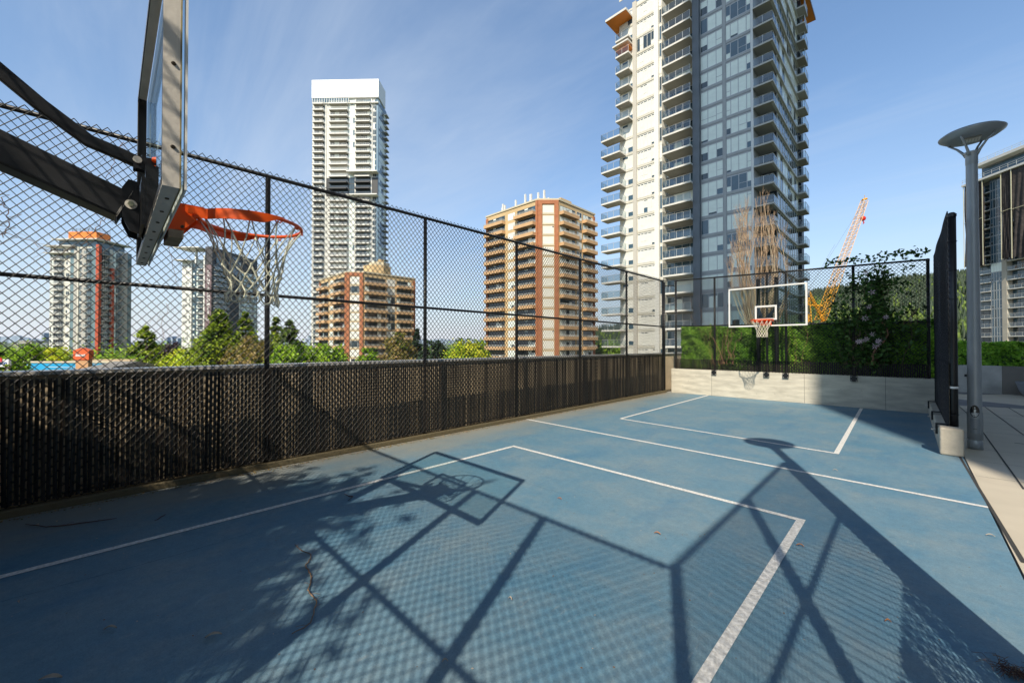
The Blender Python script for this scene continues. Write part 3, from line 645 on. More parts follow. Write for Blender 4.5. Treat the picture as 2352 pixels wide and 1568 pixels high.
def win(w,h,n,frame,panes,seed,trans=0.,fr=.06,transom=True,split=0.,vent=0.):
    """window grid, local x 0..w, y<0 outwards, z 0..h ; panes=list of materials to draw from"""
    rnd=random.Random(seed); m=MB(); xs=[w*i/n for i in range(n+1)] if isinstance(n,int) else [w*f for f in n]
    m.box((0,-.05,0),(w,.0,fr),frame); m.box((0,-.05,h-fr),(w,.0,h),frame)
    for i,x in enumerate(xs):
        a=max(0,x-fr/2);b=min(w,x+fr/2); m.box((a,-.056,fr),(b,.0,h-fr),frame)
    base=rnd.choice(panes)
    for i in range(len(xs)-1):
        x0=xs[i]+fr/2;x1=xs[i+1]-fr/2; pm=base if rnd.random()<.78 else rnd.choice(panes)
        if transom and rnd.random()<.35 and (x1-x0)<w/2+.1:
            zt=h*rnd.choice([.35,.4,.8]); m.quad([(x0,-.022,fr),(x1,-.022,fr),(x1,-.022,zt-.02),(x0,-.022,zt-.02)],rnd.choice(panes)); m.quad([(x0,-.022,zt+.02),(x1,-.022,zt+.02),(x1,-.022,h-fr),(x0,-.022,h-fr)],pm); m.box((x0,-.052,zt-.03),(x1,-.018,zt+.03),frame)
        elif split and pm in (blind,blindw) and rnd.random()<split:
            zs_=fr+(h-2*fr)*rnd.choice([.15,.25,.4,.55]); m.quad([(x0,-.022,fr),(x1,-.022,fr),(x1,-.022,zs_),(x0,-.022,zs_)],glz); m.quad([(x0,-.022,zs_),(x1,-.022,zs_),(x1,-.022,h-fr),(x0,-.022,h-fr)],pm)
        else: m.quad([(x0,-.022,fr),(x1,-.022,fr),(x1,-.022,h-fr),(x0,-.022,h-fr)],pm)
        if vent and rnd.random()<vent: m.quad([(x0+.05,-.03,h-fr-.16),(x1-.05,-.03,h-fr-.16),(x1-.05,-.03,h-fr-.04),(x0+.05,-.03,h-fr-.04)],glz)
    return mesh_of(m,'window')
def bal(w,d,slab_m,soff,th=.2,rail='glass',rh=1.07,skirt=0.,sides=(1,1),posts=4,railm=None,gm=None):
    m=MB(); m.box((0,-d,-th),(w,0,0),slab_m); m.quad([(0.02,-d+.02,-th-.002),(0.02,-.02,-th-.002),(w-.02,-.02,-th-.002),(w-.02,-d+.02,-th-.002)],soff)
    if skirt:
        m.box((0,-d,0.),(w,-d+.1,skirt),slab_m)
        for k,x in ((0,0),(1,w-.1)):
            if sides[k]: m.box((x,-d+.1,0),(x+.1,0,skirt),slab_m)
    me=mesh_of(m,'balcony'); m=MB(); rm=railm or rail_m; z0=skirt
    runs=[((.03,-d+.03),(w-.03,-d+.03))]
    if sides[0]: runs.append(((.03,-d+.03),(.03,0)))
    if sides[1]: runs.append(((w-.03,-d+.03),(w-.03,0)))
    for a,b in runs:
        ln=hypot(b[0]-a[0],b[1]-a[1]); n=max(1,round(ln/(w/posts)))
        m.tube([(a[0],a[1],rh),(b[0],b[1],rh)],.03,rm,4); 
        for i in range(n+1):
            x=a[0]+(b[0]-a[0])*i/n;y=a[1]+(b[1]-a[1])*i/n; m.box((x-.02,y-.02,z0),(x+.02,y+.02,rh),rm)
        if rail=='glass': m.quad([(a[0],a[1],z0+.06),(b[0],b[1],z0+.06),(b[0],b[1],rh-.05),(a[0],a[1],rh-.05)],gm or rglass)
        elif rail=='bars':
            k=int(ln/.33)
            for i in range(k): x=a[0]+(b[0]-a[0])*i/k;y=a[1]+(b[1]-a[1])*i/k; m.box((x-.03,y-.03,z0),(x+.03,y+.03,rh),rm)
    return me,mesh_of(m,'railing')
def rot(poly): return poly
# ------------------------------------------------ big tower behind the far wall
def main_tower():
    Z=57.; st=2.853; O=atd(1734,Z); f=Face(O,(1,0)); X=lambda px,off=0:f.s_at(px,off); z_at=lambda py:hz(py,Z)
    B=Bld('apartment_tower','tall white and grey glass apartment tower with orange roof overhangs behind the far fence','residential towers around the court',O)
    xl=X(1425); x1=X(1465);x2=X(1507);x3=X(1517);x4=X(1523);x5=X(1597);x6=X(1612);x7=X(1664);x8=X(1671);xr=X(1781)
    D=24.; pw=mat('tower_white_wall',(.74,.71,.63),.6,var=.05,scale=.6); pg=mat('tower_grey_panel',(.38,.4,.43),.5,var=.06,scale=.6); pd=mat('tower_dark_column',(.13,.15,.18),.45,var=.08,scale=.6)
    rs=mat('recess_wall',(.22,.22,.22),.7)
    zs=[z_at(64.5)-st*k for k in range(-7,24)]  # slab bottoms
    Fc=Face(O+Vector((0,D+3.5)),(1,0)); ur=Fc.s_at(1880); zq=hz(40,dep(*Fc.pt(ur)))-GZ; ztop=zq+GZ-.3
    P_=lambda u,v:(O.x+u,O.y+v)
    B.core([([P_(xl,0),P_(X(1457)-.01,0),P_(X(1457)-.01,D),P_(xl,D)],GZ,hz(46,dep(*f.pt(X(1392,2.6),2.6))),pw),([P_(X(1457),0),P_(x4,0),P_(x4,D),P_(X(1457),D)],GZ,ztop,pw),([P_(x4+.002,1.6),P_(x5,1.6),P_(x5,D-.01),P_(x4+.002,D-.01)],GZ,ztop-.01,rs),
            ([P_(x5+.002,0),P_(-.0,0),P_(0,D-.02),P_(x5+.002,D-.02)],GZ,ztop+.01,pg),([P_(.002,3.2),P_(xr-.3,3.2),P_(xr-.3,D-5),P_(.002,D-5)],GZ,ztop+.02,rs),([P_(.002,D-5.002),P_(xr-2.,D-5.002),P_(xr-2.,D+2),P_(.002,D+2)],GZ,ztop+.03,rs)])
    m=MB()
    def colm(u0,u1,p,mt,v1=0): m.box((u0,-p,0),(u1,v1-.002,ztop-GZ+.1),mt)
    colm(X(1457),X(1465.5),.35,mat('tower_column_stone',(.55,.52,.46),.6)); colm(x2,x3,.45,mat('tower_column_white',(.8,.79,.74),.5)); colm(x5,x6,.75,pd); colm(x7,x8,.12,panel); colm(-.25,0.02,.2,mul)
    m.box((xr-2.4,D-4.2,0),(xr+.05,D-2.2,ztop-GZ+.1),mat('tower_blue_column',(.03,.05,.09),.4)); m.build('column',B.root)
    # joints on the dark column
    # ---- windows
    wA=[win(x2-X(1465.5),st-.55,[0,.18,.36,.58,.8,1],mulw,[blindw] if k<5 else ([blindw,blindw,glb] if k==5 else [glz,blindw]),10+k,split=.12,vent=.75) for k in range(9)]
    wL=[win(X(1457)-X(1432),st-.5,2,mulw,[blindw,blindw,glb],30+k) for k in range(3)]
    w4=[win(x4-x3-.05,st-.5,1,mulw,[blindw,glb,glz],40+k) for k in range(4)]
    wB=[win(x5-x4-.1,st-.35,4,mul,[blind,glz,glb,blind],50+k) for k in range(5)]
    wC=[win(x7-x6-.1,st-.55,[0,.33,.72,1.],mulg,[blind,blind,blind,blind,blind,glb],60+k,split=.22,fr=.09) for k in range(14)]
    wD=[win(-.3-x8,st-.55,[0,.19,.5,.83,1],mulg,[blind,blind,blind,blind,glb],70+k,split=.22,fr=.09) for k in range(14)]
    sE=Face(O+Vector((xr-.3,3.2)),(0,1)); wS=[win(D-8.8,st-.3,9,mulw,[glz,glb,blind,glz],80+k,transom=True) for k in range(5)]
    wE=[win(xr-.7,st-.3,2,muld,[glz],90+k) for k in range(2)]
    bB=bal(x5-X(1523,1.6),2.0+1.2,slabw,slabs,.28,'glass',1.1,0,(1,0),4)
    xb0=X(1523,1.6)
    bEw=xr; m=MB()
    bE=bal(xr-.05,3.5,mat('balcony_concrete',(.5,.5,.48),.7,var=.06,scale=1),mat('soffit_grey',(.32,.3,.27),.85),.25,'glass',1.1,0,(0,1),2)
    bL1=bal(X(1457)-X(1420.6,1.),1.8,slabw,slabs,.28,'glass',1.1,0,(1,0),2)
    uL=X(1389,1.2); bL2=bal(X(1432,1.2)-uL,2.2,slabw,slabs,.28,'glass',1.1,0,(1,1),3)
    # continuous slab edge on the right side
    m=MB(); m.box((xr-.3,-.25+.25,-.25),(xr+.0,D-5.2,0),mat('balcony_concrete',(0,0,0))); seS=mesh_of(m,'slab_edge')
    bS=bal(3.2,1.2,mat('balcony_concrete',(0,0,0)),mat('soffit_grey',(0,0,0)),.25,'glass',1.1,0,(1,1),2)
    bS2=bal(2.6,1.1,mat('balcony_concrete',(0,0,0)),mat('soffit_grey',(0,0,0)),.2,'glass',1.1,0,(1,1),2)
    sp=[]
    rnd=random.Random(4)
    m=MB(); zL=hz(46,dep(*f.pt(X(1392,2.6),2.6)))
    for k,z in enumerate(zs):
        fl=z+.28; zz=z-GZ
        if fl<GZ+3: break
        # floor bands
        m.box((xl+.01,-.1,zz-.02),(x2-.01,-.002,zz+.3),panelw); m.box((x6+.01,-.07,zz+.0),(-.26,-.002,zz+.34),panel)
        m.box((x4+.01,1.52,zz),(x5-.01,1.598,zz+.28),rs)
        if fl>ztop-1: continue
        V=lambda L_:(rnd.choice(L_),None,None)
        B.put('window',[V(wA)],f,X(1465.5),fl+.08,.01) ; B.put('window',[V(wC)],f,x6+.05,fl+.08,.01); B.put('window',[V(wD)],f,x8+.02,fl+.08,.01)
        B.put('window',[V(wL)],f,X(1432),fl+.08,.01); B.put('narrow_window',[V(w4)],f,x3+.02,fl+.08,.01); B.put('balcony_window',[V(wB)],f,x4+.05,fl,-1.59)
        B.put('balcony_window',[V(wE)],f,.35,fl,-3.19); B.put('side_window',[V(wS)],sE,0.2,fl,.01)
        if fl<ztop-3: B.put('balcony',[(bB[0],bB[1],'railing')],f,xb0,fl,-1.58)
        B.put('balcony',[(bE[0],bE[1],'railing')],f,.04,fl,-3.2)
        if fl>zL-3.1: pass
        elif fl>z_at(258)+4: B.put('balcony',[(bL1[0],bL1[1],'railing')],f,X(1420.6,1.),fl,0)
        else: B.put('balcony',[(bL2[0],bL2[1],'railing')],f,uL,fl,.1)
        B.put('slab_edge',[(seS,None,None)],f,0,fl,0) if False else None
        m.box((xr-.31,-.0,zz),(xr,D-5.2,zz+.25),mat('balcony_concrete',(0,0,0)))
        B.put('side_balcony',[(bS[0],bS[1],'railing')],Face(O+Vector((xr-.3,0)),(0,1)),D-7.6,fl,.25)
        B.put('side_balcony',[(bS2[0],bS2[1],'railing')],Face(O+Vector((xr-2,0)),(0,1)),D-1,fl,.0)
    # lower left setback strip of wall
    m.build('floor_band',B.root)
    for n_ in list(B.place): B.place[n_]=[(v[0],l,a) for v,l,a in B.place[n_]]
    B.finish()
    # roof overhangs with orange soffit
    org=mat('orange_soffit',(.62,.19,.02),.55,var=.06,scale=.8); 
    ol=X(1398,3.0); zr=hz(46,dep(*(f.pt(X(1392,3.0),3.0)))); 
    m=MB(); zr0=ztop-GZ+.12; u0=X(1392,2.6); 
    z46=hz(46,dep(*f.pt(u0,2.6)))-GZ
    m.box((u0,-2.6,z46+.02),(X(1457),D*.3,z46+.4),slabw); m.quad([(u0+.05,-2.55,z46),(u0+.05,D*.3,z46),(X(1457)-.05,D*.3,z46),(X(1457)-.05,-2.55,z46)],org)
    m.build('roof_overhang',B.root); m=MB()
    # right overhang
    ue=None; Fc=Face(O+Vector((0,D+3.5)),(1,0)); ur=Fc.s_at(1880); zq=hz(40,dep(*Fc.pt(ur)))-GZ; ul=Fc.s_at(1839.5)
    m.box((ul-6,6,zq+.02),(ur,D+3.5,zq+.5),muld); m.quad([(ul-6,6,zq),(ul-6,D+3.45,zq),(ur-.05,D+3.45,zq),(ur-.05,6,zq)],org)
    m.box((xr-.5,D*.4,zq-6),(xr-6,D,zq+.0),rs)
    m.build('roof',B.root)
    m=MB(); z2=hz(118,dep(*f.pt(X(1422,1.0),1.)))-GZ; m.box((X(1420,1.),-1.6,z2-.02),(X(1457),-.01,z2+.1),org); m.box((X(1415,1.),-2.,z2+.1+.6),(X(1457),-.01,z2+.95),slabw)
    Fc2=Face(O+Vector((0,D+2.)),(1,0)); z3=hz(130,dep(*Fc2.pt(Fc2.s_at(1852))))-GZ; m.box((Fc2.s_at(1830),D-2,z3),(Fc2.s_at(1852),D+2,z3+.3),mat('soffit_grey',(0,0,0)))
    m.build('canopy',B.root)
    return B
main_tower()
# ------------------------------------------------ brick towers with chamfered glazed corner
def brick_tower(label,Z,pxL,pxC0,pxC1,pxR,ytop,st,nfl,seed,lb,rb,antennas=True,pent=False):
    O=atd(pxC1,Z); fr_=Face(O,(0,1)); cdir=Vector((1,1)).normalized()
    fc0=Face(O,cdir); sC=fc0.s_at(pxC0); C0=fc0.pt(sC)
    fl_=Face(C0,(1,0)); sL=fl_.s_at(pxL); sR=fr_.s_at(pxR)
    fc=Face(C0,cdir); wc=-sC
    z1=hz(ytop,Z); tan=mat('tan_render',(.62,.45,.24),.75,var=.08,scale=.3); brk=mat('red_brick_cladding',(.42,.165,.08),.8,var=.15,scale=1.2); tanp=mat('tan_parapet',(.6,.38,.2),.75,var=.08,scale=.5); cream=mat('cream_bay',(.62,.55,.4),.6,var=.05,scale=.5)
    B=Bld('brick_tower',label,'pair of tan and red brick towers',O)
    L0=fl_.pt(sL);R0=fr_.pt(sR); 
    B.core([([L0[:],C0[:],O[:],R0[:],(L0.x,R0.y)],GZ,z1,tan)])
    m=MB(); off=lambda p:(p.x-B.O.x,p.y-B.O.y)
    def strip(face,u0,u1,p,mt,z0=GZ,zz=z1):
        a=off(face.pt(u0,0.));b=off(face.pt(u1,0.));c=off(face.pt(u1,p));d=off(face.pt(u0,p)); m=MB(); m.prism([d,c,b,a],z0-GZ,zz-GZ+.05,mt); m.build('brick_strip',B.root)
    bwid=wc*.2
    strip(fc,0,bwid,.3,brk); strip(fc,wc-bwid,wc,.3,brk); strip(fc,bwid+.002,wc-bwid-.002,.28,brk,z1-1.0)
    strip(fl_,sL,sL+.9,.25,brk,zz=z1-.6); strip(fr_,sR-.9,sR,.25,brk,zz=z1-.6); strip(fl_,-.8,-.002,.22,brk)
    lo=[];m2=MB()
    wC=[win(wc-2*bwid-.3,st-.75,[0,.12,.86,1],mulw,[blindw,blindw,blindw,glz],seed+k,transom=(k>2)) for k in range(5)]
    rnd=random.Random(seed)
    LB=[(fl_.s_at(a),fl_.s_at(b)) for a,b in lb['bal']]; LW=[(fl_.s_at(a),fl_.s_at(b)) for a,b in lb['win']]
    RB=[(fr_.s_at(a),fr_.s_at(b)) for a,b in rb['bal']]; RW=[(fr_.s_at(a),fr_.s_at(b)) for a,b in rb['win']]
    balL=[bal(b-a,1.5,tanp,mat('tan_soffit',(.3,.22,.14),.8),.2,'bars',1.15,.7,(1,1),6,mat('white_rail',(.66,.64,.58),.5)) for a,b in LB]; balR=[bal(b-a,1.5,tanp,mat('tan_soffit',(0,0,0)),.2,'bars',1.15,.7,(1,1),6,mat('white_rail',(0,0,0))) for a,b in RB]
    dl=[[win(b-a-.5,st-.4,max(3,int((b-a)/1.3)),muld,[glz,glz,blind,glb],seed+20+k) for k in range(3)] for a,b in LB]; dr=[[win(b-a-.5,st-.4,max(3,int((b-a)/1.3)),muld,[glz,glz,glz,blind],seed+30+k) for k in range(3)] for a,b in RB]
    wl=[[win(b-a,st-.9,2,mulw,[blindw,glz,blind],seed+40+k) for k in range(3)] for a,b in LW]; wr=[[win(b-a,st-.6,2,mulw,[blind,glz,blindw],seed+50+k) for k in range(3)] for a,b in RW]
    for k in range(nfl):
        z=z1-1.0-st*(k+1)
        if z<GZ: break
        B.put('corner_window',[(rnd.choice(wC),None,None)],fc,bwid+.15,z+.45,.01)
        m2=MB(); m2.prism([off(fc.pt(bwid+.01,0)),off(fc.pt(wc-bwid-.01,0)),off(fc.pt(wc-bwid-.01,.12)),off(fc.pt(bwid+.01,.12))][::-1],z-GZ+.02,z-GZ+.4,cream); m2.build('floor_band',B.root)
        for i,(a,b) in enumerate(LB): B.put('balcony',[(balL[i][0],balL[i][1],'railing')],fl_,a,z+.2,.0); B.put('balcony_window',[(rnd.choice(dl[i]),None,None)],fl_,a+.25,z+.22,.01)
        for i,(a,b) in enumerate(RB): B.put('balcony',[(balR[i][0],balR[i][1],'railing')],fr_,a,z+.2,.0); B.put('balcony_window',[(rnd.choice(dr[i]),None,None)],fr_,a+.25,z+.22,.01)
        for i,(a,b) in enumerate(LW): B.put('window',[(rnd.choice(wl[i]),None,None)],fl_,a,z+.75,.01)
        for i,(a,b) in enumerate(RW): B.put('window',[(rnd.choice(wr[i]),None,None)],fr_,a,z+.55,.01)
    for n_ in B.place: B.place[n_]=[(v[0],l,a) for v,l,a in B.place[n_]]
    B.finish()
    m=MB(); m.prism([off(p) for p in (L0+Vector((-.2,-.2)),C0+Vector((0,-.25)),O+Vector((.25,0)),R0+Vector((.2,.2)),Vector((L0.x-.2,R0.y+.2)))],z1-GZ+.06,z1-GZ+.5,cream)
    if pent: 
        cx_,cy_=off(O); 
        m.prism([(cx_+4.6*cos(t)-5,cy_+4.6*sin(t)+7) for t in np.linspace(0,2*pi,9)[:-1]],z1-GZ+.3,z1-GZ+3.4,tan); m.build('penthouse',B.root); m=MB(); m.prism([(cx_+3.4*cos(t)-4.5,cy_+3.4*sin(t)+7.5) for t in np.linspace(0,2*pi,9)[:-1]],z1-GZ+3.42,z1-GZ+4.6,cream); m.box((cx_-3.6,cy_+6.5,z1-GZ+4.61),(cx_-2.2,cy_+8,z1-GZ+5.6),tan)
    m.build('roof',B.root)
    if antennas:
        m=MB(); m.box((-6,3,z1-GZ+.5),(-1.5,8,z1-GZ+2.),tan); m.build('penthouse',B.root)
        for k in range(14):
            m=MB(); u=rnd.uniform(sL*.75,-.2) if k<8 else rnd.uniform(-3,.5); p=off(fl_.pt(u if k<8 else u,-.4-rnd.random()*(1 if k<8 else 6))); h=rnd.uniform(1.2,2.6); m.box((p[0]-.22,p[1]-.2,z1-GZ+.4),(p[0]+.22,p[1]+.2,z1-GZ+.6+h),mulw); m.build('antenna',B.root)
    return B
brick_tower('taller tan and red brick tower with rooftop antennas, left of the big glass tower',108.,1117,1236,1283,1366,459,2.83,20,100,
   dict(bal=[(1119,1161),(1187,1232)],win=[(1167,1183)]),dict(bal=[(1285,1322),(1338,1364)],win=[(1325,1336)]))
brick_tower('shorter tan and red brick tower with round penthouse in front of the tall white tower',125.,734,795,834,953,626,2.85,14,200,
   dict(bal=[(735,755),(767,792)],win=[(757,765)]),dict(bal=[(836,886),(909,945)],win=[(888,907)]),antennas=False,pent=True)
# ------------------------------------------------ tall white tower
def white_tower():
    Z=187.; st=2.86; O=atd(867,Z); a_=c2w(1,-.026).normalized(); f=Face(O,a_); fs=Face(O,(-a_.y,a_.x)); X=f.s_at
    B=Bld('white_tower','very tall slim white tower with a dark band of floors and white crown','residential towers around the court',O,rz=f.ang)
    zt=hz(180,Z); xl=X(715); sr=fs.s_at(886); pw=mat('white_tower_wall',(.72,.71,.66),.6,var=.04,scale=.2); gb=mat('blue_curtain_wall',(.16,.24,.31),.12,spec=.9,var=.15,scale=.3); dk=mat('dark_floor_cladding',(.03,.032,.035),.5)
    P_=lambda u,v:(O.x+f.a.x*u+fs.a.x*v,O.y+f.a.y*u+fs.a.y*v); zc=hz(222,Z)
    B.core([([P_(xl,0),P_(-1.2,0),P_(-1.2,sr),P_(xl,sr)],GZ,zc,pw),([P_(-1.198,.002),P_(0,.002),P_(0,sr),P_(-1.198,sr)],GZ,zc-.1,gb),([P_(xl,-.9),P_(.4,-.9),P_(.4,sr*.75),P_(xl,sr*.75)],zc+.01,zt,mat('white_crown',(.84,.84,.82),.5))])
    cols=[(719,743),(756,798),(816,850)]; C=[(X(a),X(b)) for a,b in cols]
    m=MB(); 
    for px in (747,814.8,852): u=X(px); m.box((u-.25,-.35,0),(u+.25,-.002,zc-GZ-.2),pw)
    m.build('pilaster',B.root)
    bs=[bal(b-a,1.9,slabw,slabs,.3,'bars',1.1,.25,(1,1),4,mulw) for a,b in C]; bd=[bal(b-a,1.9,dk,dk,.3,'bars',1.1,.3,(1,1),4,muld) for a,b in C]
    ws=[[win(b-a,st-.4,4,mulw,[blindw,blind,glz,glb],300+k+10*i) for k in range(3)] for i,(a,b) in enumerate(C)]; wd=[[win(b-a,st-.4,4,muld,[glz],340+k+10*i) for k in range(2)] for i,(a,b) in enumerate(C)]
    g=(X(800),X(813.5)); wg=[win(g[1]-g[0],st-.3,3,mulw,[blind,blindw,blind,glb],370+k) for k in range(5)]; wgd=[win(g[1]-g[0],st-.3,3,muld,[glz,glb],380+k) for k in range(2)]
    wn=[win(X(863)-X(855),st-.5,2,mulw,[glz,blindw,glb],395+k) for k in range(3)]
    sw=[win(sr-1.5,st-.2,6,mulw,[glb,glb,glz,blind],390+k) for k in range(3)]; sb=bal(3.5,1.4,slabw,slabs,.3,'bars',1.1,.2,(1,1),3,muld)
    rnd=random.Random(9); zb0=hz(402,Z);zb1=hz(447,Z); m=MB()
    for k in range(48):
        z=zc-.4-st*(k+1)
        if z<GZ: break
        dark=(zb1<z+1<zb0)
        if dark: m.box((X(746),-.2,z-GZ),(-.05,-.005,z-GZ+st),dk)
        for i,(a,b) in enumerate(C):
            d_=dark and i>0; B.put('balcony',[((bd if d_ else bs)[i][0],None,None)],f,a,z+.25,.2 if d_ else 0); B.put('balcony_window',[(rnd.choice((wd if d_ else ws)[i]),None,None)],f,a,z+.3,.21 if d_ else .01)
            B.put('railing',[((bd if d_ else bs)[i][1],None,None)],f,a,z+.25,.2 if d_ else 0)
        B.put('window',[(rnd.choice(wgd if dark else wg),None,None)],f,g[0],z+.1,.21 if dark else .01)
        B.put('narrow_window',[(wn[rnd.randrange(3)],None,None)],f,X(855),z+.3,.01)
        B.put('side_window',[(rnd.choice(sw),None,None)],fs,.6,z+.1,.01); B.put('side_balcony',[(sb[0],None,None)],fs,sr-3.4,z+.2,0)
        m.box((xl+.01,-.06,z-GZ),(-1.21,-.003,z-GZ+.22),pw) if not dark else None
    m.build('floor_band',B.root)
    for n_ in B.place: B.place[n_]=[(v[0],l,a) for v,l,a in B.place[n_]]
    B.finish()
    m=MB(); a=X(717);b=X(740); m.box((a,-.95,zc-GZ-2.2),(X(800),-.88,zc-GZ-.3),glb)
    for i in range(16): u=a+(X(800)-a)*i/15; m.box((u-.12,-1.0,zc-GZ-2.2),(u+.12,-.951,zc-GZ-.3),mulw)
    m.box((a,-.9,zc-GZ-2.6),(.3,-.01,zc-GZ-2.2),pw); m.build('crown_glazing',B.root)
    for py in (398,451): m=MB(); z=hz(py,Z)-GZ; m.box((X(800),-3.2,z),(.5,-.01,z+.5),pw); m.build('ledge',B.root)
white_tower()
# ------------------------------------------------ red striped tower (left)
def red_tower():
    Z=185.;st=2.82;O=atd(225,Z);a_=c2w(1,-.026).normalized();f=Face(O,a_);fs=Face(O,(-a_.y,a_.x));X=f.s_at;Y=fs.s_at
    B=Bld('red_striped_tower','pale tower with vertical red stripes and orange penthouse seen through the left fence','residential towers around the court',O,rz=f.ang)
    pw=mat('pale_tower_wall',(.62,.6,.52),.7,var=.05,scale=.3); beige=mat('beige_panel',(.42,.4,.36),.7,var=.05,scale=.3); red=mat('red_stripe_panel',(.45,.075,.03),.6,var=.05,scale=.4); og=mat('orange_penthouse',(.75,.22,.04),.6,var=.05,scale=.3); tg=mat('teal_curtain_wall',(.13,.2,.22),.12,spec=.9,var=.2,scale=.3)
    zt=hz(566,Z);xl=X(113);sr=Y(300)
    P_=lambda u,v:(O.x+f.a.x*u+fs.a.x*v,O.y+f.a.y*u+fs.a.y*v)
    B.core([([P_(xl,0),P_(0,0),P_(0,sr),P_(xl,sr)],GZ,zt,pw)])
    m=MB(); s1=Y(233)
    def sst(a,b,p,mt,zz=zt): m.box((.002,Y(a),0),(p,Y(b),zz-GZ),mt)
    sst(225.01,229,.5,red,zt+1);sst(250,257,.9,red,zt-9);sst(229.1,249.9,.1,tg);sst(257.1,268,.12,tg);sst(279,290,.25,beige);sst(290.1,300,.12,tg)
    m.box((X(160),-.1,0),(X(168),-.002,zt-GZ),tg);m.box((X(168.5),-.2,0),(X(176),-.002,zt-GZ),beige);m.box((X(177),-.35,0),(X(180),-.002,zt-GZ),pw);m.box((X(187.5),-.3,0),(X(197),-.002,zt-GZ),beige);m.box((X(209),-.1,0),(X(220.4),-.002,zt-GZ),tg);m.box((X(220.5),-.5,0),(.5,-.002,zt-GZ+1),red)
    m.build('facade_stripe',B.root)
    bl=[(X(122),X(144))];b1=bal(bl[0][1]-bl[0][0],1.6,slabw,slabs,.25,'bars',1.1,.2,(1,1),4,mulw); w1=[win(bl[0][1]-bl[0][0],st-.4,4,mulw,[glz,glz,blindw],400+k) for k in range(3)]
    w2=[win(X(121)-X(114),st-.8,2,mulw,[glz,blind],410+k) for k in range(2)];w3=[win(X(158)-X(150),st-1.1,2,mulw,[glz,blindw],420+k) for k in range(3)]; w5=[win(X(187)-X(181),st-.7,2,mulw,[glz,glb],440+k) for k in range(2)]
    b9=bal(X(208.5)-X(197.5),1.3,mat('grey_balcony',(.4,.42,.42),.6),slabs,.25,'glass',1.1,.0,(1,1),3); w9=[win(X(208.5)-X(197.5),st-.3,3,mul,[glz,glb],480+k) for k in range(3)]
    yb=[(Y(230),Y(249)),(Y(269),Y(278))]; b2=[bal(b-a,1.3,mat('grey_balcony',(.4,.42,.42),.6),slabs,.25,'glass',1.1,.0,(1,1),4) for a,b in yb]; w4=[[win(b-a,st-.3,4,mul,[glz,glb],450+k) for k in range(3)] for a,b in yb]
    wq=[win(Y(267)-Y(258),st-.3,3,mul,[glb,glz,blind],460+k) for k in range(3)]
    rnd=random.Random(5)
    for k in range(30):
        z=zt-.6-st*(k+1)
        if z<GZ: break
        B.put('balcony',[(b1[0],b1[1],'railing')],f,bl[0][0],z+.2); B.put('balcony_window',[(rnd.choice(w1),None,None)],f,bl[0][0],z+.25,.01); B.put('window',[(rnd.choice(w2),None,None)],f,X(114),z+.6,.01); B.put('window',[(rnd.choice(w3),None,None)],f,X(150),z+.8,.01);B.put('window',[(rnd.choice(w5),None,None)],f,X(181),z+.5,.01); B.put('balcony',[(b9[0],b9[1],'railing')],f,X(197.5),z+.2); B.put('balcony_window',[(rnd.choice(w9),None,None)],f,X(197.5),z+.25,.01)
        for i,(a,b) in enumerate(yb): B.put('side_balcony',[(b2[i][0],b2[i][1],'railing')],fs,a,z+.2,.1); B.put('side_window',[(rnd.choice(w4[i]),None,None)],fs,a,z+.22,.12)
        B.put('side_window',[(rnd.choice(wq),None,None)],fs,Y(258),z+.2,.13)
    for n_ in B.place: B.place[n_]=[(v[0],l,a) for v,l,a in B.place[n_]]
    B.finish()
    m=MB(); m.box((xl-1.2,-2,zt-GZ+.02),(X(175),8,zt-GZ+.4),slabw); m.box((xl-.5,-2.5,zt-GZ-3.3),(X(172),-.01,zt-GZ-3.),slabw); m.box((xl+3,1,zt-GZ+.41),(-2,sr*.9,zt-GZ+3.2),glb); m.box((xl+2,-1.5,zt-GZ+3.2),(1,sr,zt-GZ+3.6),slabw)
    m.build('roof',B.root)
    zp=hz(528,Z)-GZ; u0=X(143);u1=-.0; m=MB(); m.box((u0,2,zt-GZ+3.61),(-3.5+X(225),sr*.55,zp),og); m.build('penthouse',B.root)
    m=MB()
    for zz in (.5,1.,1.5): m.tube([(u0+2,1.9,zp+zz),(-3.5,1.9,zp+zz),(-3.5,sr*.55,zp+zz)],.06,muld,4)
    for i in range(9): m.box((u0+2+i*1.9,1.85,zp),(u0+2.1+i*1.9,1.95,zp+1.5),muld)
    m.build('roof_railing',B.root)
red_tower()
